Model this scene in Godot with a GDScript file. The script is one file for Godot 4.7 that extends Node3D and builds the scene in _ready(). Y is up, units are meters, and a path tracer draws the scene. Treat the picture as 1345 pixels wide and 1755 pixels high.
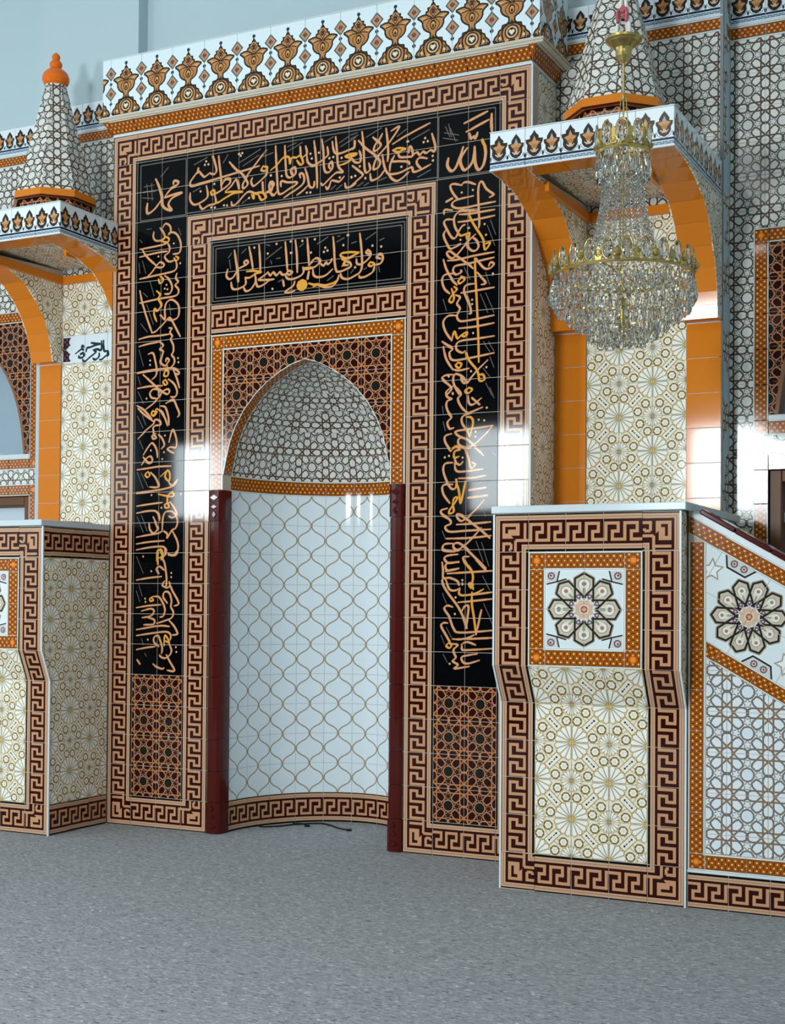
extends Node3D
# A tiled prayer niche between two canopied pulpits, with a crystal chandelier in front.

# ---------------------------------------------------------------- drawing of tile prints
class Cv:
	var im: Image
	var k := 1.0
	var ss := 4
	func _init(wu: float, hu: float, px: int, sup: int, bg: Color) -> void:
		ss = sup
		k = float(px * sup)
		im = Image.create(int(round(wu * px)) * sup, int(round(hu * px)) * sup, false, Image.FORMAT_RGB8)
		im.fill(bg)
	func convex(p: PackedVector2Array, c: Color) -> void:
		var lo := 1e9
		var hi := -1e9
		for q in p:
			lo = minf(lo, q.y)
			hi = maxf(hi, q.y)
		var y0 := maxi(0, int(ceil(lo * k - 0.5)))
		var y1 := mini(im.get_height() - 1, int(floor(hi * k - 0.5)))
		var n := p.size()
		for y in range(y0, y1 + 1):
			var yc := (y + 0.5) / k
			var a := 1e9
			var b := -1e9
			for i in n:
				var s := p[i]
				var t := p[(i + 1) % n]
				if (s.y <= yc) != (t.y <= yc):
					var x := s.x + (t.x - s.x) * (yc - s.y) / (t.y - s.y)
					a = minf(a, x)
					b = maxf(b, x)
			var x0 := maxi(0, int(round(a * k)))
			var x1 := mini(im.get_width(), int(round(b * k)))
			if x1 > x0:
				im.fill_rect(Rect2i(x0, y, x1 - x0, 1), c)
	func poly(p: PackedVector2Array, c: Color) -> void:
		var t := Geometry2D.triangulate_polygon(p)
		for i in range(0, t.size(), 3):
			convex(PackedVector2Array([p[t[i]], p[t[i + 1]], p[t[i + 2]]]), c)
	func box(x: float, y: float, w: float, h: float, c: Color) -> void:
		im.fill_rect(Rect2i(int(round(x * k)), int(round(y * k)), int(round((x + w) * k)) - int(round(x * k)), int(round((y + h) * k)) - int(round(y * k))), c)
	func disc(o: Vector2, r: float, c: Color, n := 20, turn := 0.0, sy := 1.0) -> void:
		var p := PackedVector2Array()
		for i in n:
			var a := TAU * i / n + turn
			p.append(o + Vector2(cos(a) * r, sin(a) * r * sy))
		convex(p, c)
	func star(o: Vector2, n: int, r0: float, r1: float, turn: float, c: Color) -> void:
		var p := PackedVector2Array()
		for i in 2 * n:
			var a := PI * i / n + turn
			p.append(o + Vector2(cos(a), sin(a)) * (r0 if i % 2 == 0 else r1))
		poly(p, c)
	func line(p: PackedVector2Array, w: float, c: Color, closed := false, caps := true) -> void:
		var n := p.size()
		for i in (n if closed else n - 1):
			var a := p[i]
			var b := p[(i + 1) % n]
			if a.distance_to(b) < 1e-5:
				continue
			var d := (b - a).normalized().orthogonal() * w * 0.5
			convex(PackedVector2Array([a + d, b + d, b - d, a - d]), c)
			if caps:
				disc(a, w * 0.5, c, 8)
				disc(b, w * 0.5, c, 8)
	func ribbon(p: PackedVector2Array, w: PackedFloat32Array, c: Color) -> void:
		for i in p.size() - 1:
			var a := p[i]
			var b := p[i + 1]
			if a.distance_to(b) < 1e-6:
				continue
			var d := (b - a).normalized().orthogonal() * 0.5
			convex(PackedVector2Array([a + d * w[i], b + d * w[i + 1], b - d * w[i + 1], a - d * w[i]]), c)
			disc(b, w[i + 1] * 0.5, c, 8)
		disc(p[0], w[0] * 0.5, c, 8)
	func tex() -> ImageTexture:
		var f := ss
		while f > 1:
			im.shrink_x2()
			f /= 2
		return ImageTexture.create_from_image(im)

static func V(x: float, y: float) -> Vector2:
	return Vector2(x, y)

static func H(s: String) -> Color:
	return Color.html(s)

func curve(pts: PackedVector2Array, sub := 5) -> PackedVector2Array:
	var o := PackedVector2Array()
	var n := pts.size()
	for i in n - 1:
		var a := pts[maxi(0, i - 1)]
		var b := pts[i]
		var c := pts[i + 1]
		var d := pts[mini(n - 1, i + 2)]
		for s in sub:
			o.append(b.cubic_interpolate(c, a, d, float(s) / sub))
	o.append(pts[n - 1])
	return o

# ---------------------------------------------------------------- the prints
const BEIGE := "cda384"
const BEIGE2 := "cb966f"
const MAROON := "340c08"
const INK := "060709"

const KT := .276
const KB := .704

func key_paths(c: Cv, n: int) -> void:
	var w := 0.083
	var m := (KT + KB) * .5
	for i in range(-1, n):
		var u := i * 0.5
		c.line(PackedVector2Array([V(u + .05, KB), V(u + .05, KT), V(u + .375, KT), V(u + .375, m), V(u + .222, m), V(u + .222, KB), V(u + .55, KB)]), w, H(BEIGE2), false, false)
		for q in [V(.05, KT), V(.375, KT), V(.375, m), V(.222, m), V(.222, KB), V(.55, KB)]:
			c.box(u + q.x - w * .5, q.y - w * .5, w, w, H(BEIGE2))

func tex_key() -> ImageTexture:
	var c := Cv.new(1, 1, 256, 4, H(MAROON))
	c.box(0, 0, 1, .03, H(INK))
	c.box(0, .03, 1, .13, H(BEIGE))
	c.box(0, .09, 1, .016, H("9c6a47"))
	c.box(0, .815, 1, .13, H(BEIGE))
	c.box(0, .872, 1, .016, H("9c6a47"))
	c.box(0, .945, 1, .055, H(INK))
	key_paths(c, 2)
	return c.tex()

func tex_key_corner() -> ImageTexture:
	var c := Cv.new(1, 1, 256, 4, H(MAROON))
	for s in [[0.0, INK], [.03, BEIGE], [.09, "9c6a47"], [.106, BEIGE], [.16, MAROON]]:
		c.box(s[0], s[0], 1, 1, H(s[1]))
	for s in [[.815, BEIGE], [.872, "9c6a47"], [.888, BEIGE], [.945, INK]]:
		c.box(s[0], s[0], 1, 1, H(s[1]))
	var b := H(BEIGE2)
	var m := H(MAROON)
	c.box(.235, .235, .515, .415, b)          # the closed corner box with its hook
	c.box(.32, .33, .32, .075, m)
	c.box(.32, .33, .085, .18, m)
	c.box(.58, .57, .18, .085, m)
	c.convex(PackedVector2Array([V(.50, .57), V(.58, .57), V(.58, .66)]), m)
	var w := .080
	for l in [[V(1, .704), V(.63, .704), V(.63, 1)], [V(.91, .235), V(.91, .704)], [V(.235, .79), V(.50, .79), V(.50, .95), V(.43, .95)], [V(.276, .79), V(.276, 1)]]:
		c.line(PackedVector2Array(l), w, b, false, false)
	return c.tex()

func star_ground(c: Cv, w: float, hh: float) -> void:
	var nx := int(round(w * 6)) + 1
	var ny := int(round(hh * 8)) + 1
	for i in range(-1, nx + 1):
		for j in range(-1, ny + 1):
			var o := V((i + (.5 if j % 2 else 0.0)) / 6.0, .125 * j)
			c.disc(o, .078, H("bd6a1a"), 6, PI / 6)
			c.disc(o, .060, H("93400a"), 6, PI / 6)
	for i in range(-1, nx + 1):
		for j in range(-1, ny + 1):
			var o := V((i + (.5 if j % 2 else 0.0)) / 6.0, .125 * j)
			var hot: bool = j == 2 and posmod(i, 3) == 0
			c.star(o, 6, .046, .022, 0, H("f2681c") if hot else H("eeb050"))
			c.disc(o, .018, H("ffdc98"), 8)

func tex_starband() -> ImageTexture:
	var c := Cv.new(1, .5, 256, 4, H("63270a"))
	star_ground(c, 1, .5)
	c.box(0, 0, 1, .03, H("e9ece6"))
	c.box(0, .03, 1, .016, H("2a1a10"))
	c.box(0, .47, 1, .03, H("e9ece6"))
	c.box(0, .454, 1, .016, H("2a1a10"))
	return c.tex()

func tex_starband_corner() -> ImageTexture:   # outer corner at the top left
	var c := Cv.new(.5, .5, 256, 4, H("63270a"))
	star_ground(c, .5, .5)
	c.disc(V(.25, .25), .12, H("d8601a"), 8)
	c.star(V(.25, .25), 8, .11, .06, 0, H("f0942e"))
	c.box(.03, .03, .47, .016, H("2a1a10"))
	c.box(.03, .03, .016, .47, H("2a1a10"))
	c.box(0, 0, .5, .03, H("e9ece6"))
	c.box(0, 0, .03, .5, H("e9ece6"))
	c.box(.47, .47, .03, .03, H("e9ece6"))
	return c.tex()

# eightfold star lattice: line colour, petal, roundel, small star, little triangles
func tex_lattice(cl: Color, cl2: Color, pe: Color, ro: Color, tr: Color, st: Color, lw := .036) -> ImageTexture:
	var c := Cv.new(1, 1, 256, 4, pe)
	var hw := .116
	var corners := [V(0, 0), V(1, 0), V(0, 1), V(1, 1)]
	for o in corners:
		for i in 8:
			var b := TAU * (i + .5) / 8
			var q := V(cos(b), sin(b))
			c.convex(PackedVector2Array([o + q * .150, o + q * .225 + q.orthogonal() * .05, o + q * .225 - q.orthogonal() * .05]), tr)
	for s in [[V(.5, .215), PI / 2], [V(.5, .785), -PI / 2], [V(.215, .5), 0.0], [V(.785, .5), PI]]:
		c.star(s[0], 5, .140, .080, s[1], cl)
		c.star(s[0], 5, .112, .056, s[1], st)
	for o in corners:
		for i in 8:
			var a := TAU * i / 8
			var r := V(cos(a), sin(a))
			var t := r.orthogonal()
			var e := .482 if i % 2 == 0 else .487
			c.line(PackedVector2Array([o + t * hw + r * .05, o + r * .40 + t * hw, o + r * e + t * .075, o + r * e - t * .075, o + r * .40 - t * hw, o - t * hw + r * .05]), lw, cl)
	for o in corners:
		for i in 8:
			var a := TAU * i / 8
			var r := V(cos(a), sin(a))
			c.line(PackedVector2Array([o + r.orthogonal() * hw - r * .26, o + r.orthogonal() * hw + r * .26]), lw * .66, cl2, false, false)
	c.disc(V(.5, .5), .190, cl, 10, PI / 10)
	c.disc(V(.5, .5), .190 - lw, ro, 10, PI / 10)
	return c.tex()

func tex_rosette() -> ImageTexture:
	var c := Cv.new(1, 1, 256, 4, H("f2e7d3"))
	var gold := H("ad8838")
	var ray := H("98958c")
	var pale := H("fbf6ea")
	var d := V(1, 1).normalized()
	var t := V(1, -1).normalized()
	var m := V(.5, .5)
	for o in [V(1, 0), V(0, 1)]:
		for i in 16:
			var a: float = TAU * i / 16
			var r := V(cos(a), sin(a))
			c.convex(PackedVector2Array([o + r * .06, o + r.rotated(.17) * .22, o + r * .29, o + r.rotated(-.17) * .22]), pale)
		for i in 16:
			var a: float = TAU * i / 16
			var r := V(cos(a + PI / 16), sin(a + PI / 16))
			c.line(PackedVector2Array([o + r * .03, o + r * .31]), .020 if i % 2 == 0 else .013, ray if i % 2 == 0 else gold, false, false)
			c.line(PackedVector2Array([o + r * .23, o + r.rotated(PI / 16) * .30, o + r.rotated(PI / 8) * .23]), .013, gold)
		c.disc(o, .035, gold)
	for o in [V(0, 0), V(1, 1)]:
		for i in 16:
			var a0: float = TAU * i / 16
			var k: float = a0 + PI / 16
			c.convex(PackedVector2Array([o + V(cos(k), sin(k)) * .06, o + V(cos(a0), sin(a0)) * .39, o + V(cos(k), sin(k)) * .47, o + V(cos(a0 + TAU / 16), sin(a0 + TAU / 16)) * .39]), pale)
		for i in 16:
			var a0: float = TAU * i / 16
			var r := V(cos(a0), sin(a0))
			c.line(PackedVector2Array([o + r * .05, o + r * .43]), .030, ray, false, false)
			c.line(PackedVector2Array([o + r * .05, o + r * .43]), .010, H("c9ae6a"), false, false)
			c.line(PackedVector2Array([o + r * .42, o + r.rotated(PI / 16) * .475, o + r.rotated(PI / 8) * .42]), .016, gold)
		c.disc(o, .075, H("c9a24a"))
		c.disc(o, .04, H("e6cf8e"))
	c.convex(PackedVector2Array([m + d * .25 + t * .115, m + d * .25 - t * .115, m - d * .25 - t * .115, m - d * .25 + t * .115]), gold)
	c.convex(PackedVector2Array([m + d * .227 + t * .093, m + d * .227 - t * .093, m - d * .227 - t * .093, m - d * .227 + t * .093]), H("f7efdf"))
	for s in [-1.0, 1.0]:
		c.line(PackedVector2Array([m + d * .25 + t * .115 * s, m + d * .33 + t * .30 * s]), .014, gold, false, false)
		c.line(PackedVector2Array([m - d * .25 + t * .115 * s, m - d * .33 + t * .30 * s]), .014, gold, false, false)
		c.line(PackedVector2Array([m + d * .06 + t * .115 * s, m + d * .0 + t * .42 * s, m - d * .06 + t * .115 * s]), .014, gold, false, false)
		c.disc(m + d * .135 * s, .030, H("2f2d2a"), 8)
		c.line(PackedVector2Array([m + d * s * .03, m + d * s * .08]), .030, H("55524d"))
	for o in [V(.63, .20), V(.865, .435), V(.20, .63), V(.435, .865)]:
		c.disc(o, .142, H("b0924a"), 8, PI / 8)
		c.disc(o, .130, H("66552e"), 8, PI / 8)
		c.disc(o, .110, H("c4a866"), 6)
		c.disc(o, .100, H("f8f1e4"), 6)
		c.star(o, 5, .055, .026, .3, H("dfc7b4"))
		c.disc(o, .018, H("f8f2e6"), 8)
	return c.tex()

func tex_lantern() -> ImageTexture:
	var c := Cv.new(1, 1, 256, 4, H("e4edf2"))
	for pass_ in 2:
		for o in [[0.0, 0.0], [1.0, 0.0], [0.5, 0.5], [0.5, -0.5], [0.0, 1.0], [1.0, 1.0]]:
			for s in [-1.0, 1.0]:
				var p := PackedVector2Array()
				var half := [V(.485, .0), V(.476, .06), V(.442, .12), V(.385, .17), V(.345, .20), V(.325, .214), V(.292, .226), V(.25, .25), V(.208, .274), V(.175, .286), V(.155, .30), V(.115, .33), V(.058, .38), V(.024, .44), V(.015, .5)]
				for i in range(half.size() - 1, 0, -1):
					p.append(V(o[0] + s * half[i].x, o[1] - half[i].y))
				for q in half:
					p.append(V(o[0] + s * q.x, o[1] + q.y))
				c.line(p, .040 if pass_ == 0 else .015, H("85817a") if pass_ == 0 else H("c0a064"))
	return c.tex()

func tex_frieze_big() -> ImageTexture:
	var c := Cv.new(1, 1.6, 256, 4, H("e2eef2"))
	var dark := H("2f261d")
	var tan := H("bd8450")
	var prof := [V(.0, .20), V(.05, .27), V(.075, .33), V(.16, .345), V(.15, .42), V(.20, .44), V(.21, .50), V(.30, .505), V(.42, .545), V(.43, .60), V(.34, .67), V(.30, .72), V(.30, .80), V(.26, .89), V(.18, .96), V(.10, 1.0), V(.09, 1.08), V(.13, 1.13), V(.25, 1.15), V(.27, 1.24), V(.34, 1.27), V(.37, 1.36), V(.44, 1.42), V(.49, 1.52), V(.46, 1.585)]
	var op := PackedVector2Array()
	for q in prof:
		op.append(V(.5 + q.x, q.y))
	for i in range(prof.size() - 1, 0, -1):
		op.append(V(.5 - prof[i].x, prof[i].y))
	c.poly(op, dark)
	for ip in Geometry2D.offset_polygon(op, -.042):
		c.poly(ip, tan)
	c.line(PackedVector2Array([V(.5, .15), V(.5, .28)]), .035, dark)
	c.disc(V(.5, .15), .05, H("2f3a42"), 8)
	c.convex(PackedVector2Array([V(.5, .33), V(.60, .45), V(.5, .61), V(.40, .45)]), dark)
	c.convex(PackedVector2Array([V(.5, .365), V(.575, .45), V(.5, .57), V(.425, .45)]), H("cda27a"))
	c.disc(V(.5, .455), .05, dark, 10, 0, 1.35)
	c.disc(V(.5, .46), .026, H("94301c"), 8, 0, 1.3)
	for s in [-1.0, 1.0]:
		c.line(curve(PackedVector2Array([V(.5, .64), V(.5 + s * .10, .575), V(.5 + s * .20, .52)])), .034, dark)
		c.line(curve(PackedVector2Array([V(.5 + s * .02, .64), V(.5 + s * .14, .63), V(.5 + s * .26, .66)])), .026, dark)
		c.line(curve(PackedVector2Array([V(.5, .64), V(.5 + s * .11, .70), V(.5 + s * .17, .80), V(.5 + s * .10, .93)])), .026, H("7c4720"))
		c.convex(PackedVector2Array([V(.5 + s * .16, .615), V(.5 + s * .36, .565), V(.5 + s * .27, .64)]), H("dcae78"))
		c.convex(PackedVector2Array([V(.5 + s * .02, .30), V(.5 + s * .10, .38), V(.5 + s * .04, .36)]), H("d3a571"))
		c.line(curve(PackedVector2Array([V(.5 + s * .04, 1.13), V(.5 + s * .20, 1.22), V(.5 + s * .25, 1.36), V(.5 + s * .22, 1.52)])), .042, dark)
		c.line(curve(PackedVector2Array([V(.5 + s * .25, 1.34), V(.5 + s * .33, 1.42), V(.5 + s * .34, 1.53)])), .034, dark)
		c.disc(V(.5 + s * .30, 1.47), .04, H("e2c095"), 8)
		c.disc(V(.5 + s * .285, 1.36), .03, H("a5632b"), 8)
		c.disc(V(.5 + s * .41, 1.53), .03, dark, 8)
		c.disc(V(.5 + s * .13, 1.55), .05, H("d6a061"), 8)
	c.disc(V(.5, .80), .085, dark, 10, 0, 1.5)
	c.disc(V(.5, .805), .058, H("d8a061"), 10, 0, 1.5)
	c.disc(V(.5, .83), .032, H("5a2a14"), 10, 0, 1.5)
	c.convex(PackedVector2Array([V(.5, 1.04), V(.555, 1.17), V(.445, 1.17)]), dark)
	c.disc(V(.5, 1.36), .185, dark, 14)
	c.disc(V(.5, 1.36), .15, H("dcb488"), 14)
	c.disc(V(.5, 1.36), .11, dark, 12)
	c.poly(PackedVector2Array([V(.5, 1.32), V(.545, 1.29), V(.58, 1.35), V(.5, 1.44), V(.42, 1.35), V(.455, 1.29)]), H("eddcc2"))
	for ox in [0.0, 1.0]:
		for q in [[.40, .0], [.97, .16]]:
			var o := V(ox, q[0])
			for l in [[1.0, H("544d44")], [.78, H("b2967a")], [.36, H("8c3b22")]]:
				c.convex(PackedVector2Array([o + V(0, -.20) * l[0], o + V(.175, 0) * l[0], o + V(0, .20) * l[0], o + V(-.175, 0) * l[0]]), l[1])
			if q[1] > 0:
				c.disc(o + V(0, -.28), .042, H("233440"), 8)
				c.disc(o + V(0, .28), .042, H("233440"), 8)
				c.line(PackedVector2Array([o + V(0, -.33), o + V(0, -.18)]), .014, H("56646c"))
				c.line(PackedVector2Array([o + V(0, .33), o + V(0, .18)]), .014, H("56646c"))
	return c.tex()

func tex_frieze_small() -> ImageTexture:
	var c := Cv.new(1, 1, 256, 4, H("e8eff2"))
	var dark := H("2d241f")
	c.box(0, .80, 1, .06, H("111c34"))
	c.box(0, .885, 1, .085, H("71889b"))
	for i in 12:
		c.box(i / 12.0, .90 + .025 * (i % 2), .055, .024, H("c3d0d8"))
	for k in 2:
		var u := .25 + .5 * k
		var g := 1.02 if k == 0 else .98
		var p := PackedVector2Array()
		var h := [V(0, .07), V(.06, .17), V(.125, .23), V(.125, .30), V(.245, .31), V(.235, .40), V(.195, .46), V(.205, .60), V(.15, .70), V(.07, .76), V(0, .79)]
		if k == 1:
			h = [V(0, .10), V(.08, .20), V(.14, .29), V(.14, .36), V(.235, .37), V(.225, .46), V(.18, .52), V(.18, .63), V(.12, .72), V(0, .78)]
		for q in h:
			p.append(V(u + q.x * g, q.y))
		for i in range(h.size() - 2, 0, -1):
			p.append(V(u - h[i].x * g, h[i].y))
		c.poly(p, dark)
		c.disc(V(u, .50), .085 * g, H("b6763f"), 10, 0, 1.2)
		for s in [-1.0, 1.0]:
			c.convex(PackedVector2Array([V(u, .44), V(u + s * .06, .36), V(u + s * .175 * g, .40), V(u + s * .09, .49)]), H("c98d55"))
			c.line(PackedVector2Array([V(u + s * .04, .66), V(u + s * .1, .60)]), .03, H("d9c3a8"))
			c.line(curve(PackedVector2Array([V(u + s * .02, .80), V(u + s * .16, .74), V(u + s * .215, .64), V(u + s * .25, .78)])), .022, H("8f9aa0"))
		c.convex(PackedVector2Array([V(u, .22), V(u + .055, .36), V(u, .44), V(u - .055, .36)]), H("c9935e") if k == 0 else H("a9a49a"))
		c.disc(V(u, .62), .05, H("d7b48a"), 8, 0, 1.2)
		c.disc(V(u, .69), .022, dark, 8)
		if k == 1:
			c.disc(V(u, .13), .022, H("4a4d52"), 8)
	for u in [0.0, .5, 1.0]:
		c.disc(V(u, .72), .034, H("22303f"), 8, 0, 1.6)
	return c.tex()

func petals(c: Cv, o: Vector2, R: float, n: int, turn: float) -> void:
	var ink := H("2c2925")
	var hw := R * .40 * 8.0 / n * .62
	for w in [[.075, H("ad9c86")], [.045, H("c4b5a0")]]:
		for i in n:
			var a := TAU * i / n + turn
			var r := V(cos(a), sin(a))
			var t := r.orthogonal()
			c.line(PackedVector2Array([o + r * R * .42 + t * hw, o + r * R * .86 + t * hw, o + r * R, o + r * R * .86 - t * hw, o + r * R * .42 - t * hw]), w[0] * R * 1.5, w[1])
	for i in n:
		var a := TAU * i / n + turn
		var r := V(cos(a), sin(a))
		var t := r.orthogonal()
		c.convex(PackedVector2Array([o + r * R * .25, o + r * R * .46 + t * hw, o + r * R * .86 + t * hw, o + r * R, o + r * R * .86 - t * hw, o + r * R * .46 - t * hw]), H("cdbfa9"))
		c.disc(o + r * R * .70, hw * .66, H("8d7f70"), 12)
		c.disc(o + r * R * .70, hw * .58, H("efe8dc"), 12)
		c.convex(PackedVector2Array([o + r * R * .38, o + r * R * .64 + t * hw * .56, o + r * R * .64 - t * hw * .56]), H("e5dccb"))
		c.disc(o + r * R * .71, hw * .24, H("b77468") if i % 2 else H("8f8478"), 8)
		c.line(PackedVector2Array([o + r * R * .44, o + r * R * .56]), hw * .28, H("9fa48c"))
	for i in n:
		var b := TAU * (i + .5) / n + turn
		var q := V(cos(b), sin(b))
		c.convex(PackedVector2Array([o + q * R * .27, o + q * R * .44 + q.orthogonal() * hw * .5, o + q * R * .44 - q.orthogonal() * hw * .5]), H("6f5468"))
		c.disc(o + q * R * .38, hw * .13, H("d9cfe0"), 6)
	c.star(o, n, R * .30, R * .22, turn + PI / n, H("d9b79c"))
	c.disc(o, R * .12, H("e8d8c0"), 12)
	c.disc(o, R * .085, H("b4503c"), 12)
	c.disc(o, R * .04, H("e0b090"), 8)
	for i in n:
		var a := TAU * i / n + turn
		var r := V(cos(a), sin(a))
		var t := r.orthogonal()
		c.line(PackedVector2Array([o + r * R * .22 + t * hw, o + r * R * .86 + t * hw, o + r * R, o + r * R * .86 - t * hw, o + r * R * .22 - t * hw]), R * .054, ink)

func tex_medallion() -> ImageTexture:
	var c := Cv.new(1, 1, 384, 2, H("e3ebec"))
	petals(c, V(.5, .5), .455, 8, 0)
	for sx in [0.0, 1.0]:
		for sy in [0.0, 1.0]:
			var o := V(sx, sy)
			var d := V(1 - 2 * sx, 1 - 2 * sy)
			c.convex(PackedVector2Array([o, o + V(d.x * .17, 0), o + V(d.x * .14, d.y * .14), o + V(0, d.y * .17)]), H("d6d3d0"))
			c.disc(o + d * .075, .05, H("6b5a66"), 10)
			c.disc(o + d * .075, .032, H("dcc9c4"), 8)
			c.disc(o + d * .07, .016, H("a23e34"), 8)
			c.line(PackedVector2Array([o + V(d.x * .185, 0), o + V(d.x * .15, d.y * .15), o + V(0, d.y * .185)]), .018, H("2c2925"))
			c.line(PackedVector2Array([o + V(d.x * .15, d.y * .15), o + V(d.x * .27, d.y * .115)]), .018, H("2c2925"))
	c.box(0, 0, 1, .012, H("eef2f2"))
	c.box(0, .988, 1, .012, H("eef2f2"))
	c.box(0, 0, .012, 1, H("eef2f2"))
	c.box(.988, 0, .012, 1, H("eef2f2"))
	return c.tex()

func tex_stairband() -> ImageTexture:
	var c := Cv.new(1.3, 1, 384, 2, H("e3ebec"))
	for ox in [-.65, .65, 1.95]:
		petals(c, V(ox, .5), .44, 10, .15)
	for ox in [0.0, 1.3]:
		for q in [[V(ox, .24), .5], [V(ox, .76), .2]]:
			c.star(q[0], 5, .15, .075, q[1], H("ad9c86"))
			c.star(q[0], 5, .115, .055, q[1], H("f2f5f5"))
		for e in [[V(ox + .26, .0), 1.0], [V(ox - .26, 1.0), -1.0]]:
			var o: Vector2 = e[0]
			var s: float = e[1]
			c.convex(PackedVector2Array([o + V(-.2, 0), o + V(-.12, .12 * s), o + V(.12, .12 * s), o + V(.2, 0)]), H("d6d3d0"))
			c.line(PackedVector2Array([o + V(-.2, 0), o + V(-.12, .125 * s), o + V(.12, .125 * s), o + V(.2, 0)]), .02, H("2c2925"))
			for k in [-.065, .065]:
				c.disc(o + V(k, .05 * s), .045, H("6b5a66"), 10)
				c.disc(o + V(k, .05 * s), .028, H("e2cfc9"), 8)
				c.disc(o + V(k, .05 * s), .014, H("a23e34"), 8)
	return c.tex()

func tex_carpet() -> ImageTexture:
	var rng := RandomNumberGenerator.new()
	rng.seed = 5
	var n := 768
	var im := Image.create(n, n, false, Image.FORMAT_RGB8)
	im.fill(Color(.60, .605, .612))
	for i in 26000:
		var g := .60 + rng.randfn() * .10
		var blue := rng.randf() * .02
		var w := rng.randi_range(3, 13)
		var h := rng.randi_range(1, 3)
		var x := rng.randi_range(-6, n)
		var y := rng.randi_range(-2, n)
		var col := Color(g, g + .004, g + blue)
		for s in [[0, 0], [-n, 0], [0, -n]]:
			im.fill_rect(Rect2i(x + s[0], y + s[1], w, h).intersection(Rect2i(0, 0, n, n)), col)
	return ImageTexture.create_from_image(im)

# ---------------------------------------------------------------- lettering
var ink_stroke := {}
func script_panel(wt: float, ht: float, px: int, strokes: Array, frame: Array, bg := INK) -> ImageTexture:
	var c := Cv.new(wt, ht, px, 2, H(bg))
	if bg == "e3ebf0":   # scalloped dark ends
		for e in [0.0, wt]:
			var s := 1.0 if e == 0.0 else -1.0
			c.box(minf(e, e + s * .34), .06, .34, .88, H("3d2530"))
			for q in [[.36, .5, .16], [.40, .22, .13], [.40, .78, .13], [.20, .5, .06]]:
				c.disc(V(e + s * q[0], q[1]), q[2], H(bg), 16)
			for q in [[.08, .2], [.16, .12], [.08, .8], [.16, .88], [.07, .5], [.18, .3], [.18, .7]]:
				c.disc(V(e + s * q[0], q[1]), .035, H("8d6a74"), 8)
	for f in frame:   # thin grey printed lines
		c.line(PackedVector2Array(f), .035, H("6f6a63"), false, false)
	for pass_ in 2:
		for s in strokes:
			# s: "kind width x,y x,y ..."  g gold, y yellow gold, f faint, d dot, k dark on white
			var parts: PackedStringArray = s.split(" ", false)
			var kind := parts[0]
			var w := float(parts[1]) * .01
			var p := PackedVector2Array()
			for i in range(2, parts.size()):
				var q: PackedStringArray = parts[i].split(",")
				p.append(V(float(q[0]) * .01, float(q[1]) * .01))
			var col: Color = {"g": H("d99f72"), "y": H("e3a044"), "f": H("6b605a"), "d": H("e2b58c"), "k": H("1d3036")}[kind]
			if kind == "d":
				if pass_ == 1:
					for q in p:
						c.disc(q, w * .62, col, 4, .35)
				continue
			if pass_ == 0 and (kind == "f" or kind == "k"):
				continue
			var r := curve(p, 5) if p.size() > 2 else p
			var ws := PackedFloat32Array()
			for i in r.size():
				var d := (r[mini(i + 1, r.size() - 1)] - r[maxi(i - 1, 0)]).normalized()
				var t := .68 + .42 * absf(d.cross(V(.82, -.57)))
				if i < 3 or i > r.size() - 3:
					t *= .75
				ws.append((w * t) if p.size() > 2 else w)
			if pass_ == 0:
				var ws2 := PackedFloat32Array()
				for x in ws:
					ws2.append(x + .035)
				c.ribbon(r, ws2, H("331008"))
			else:
				c.ribbon(r, ws, col)
	return c.tex()

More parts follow.
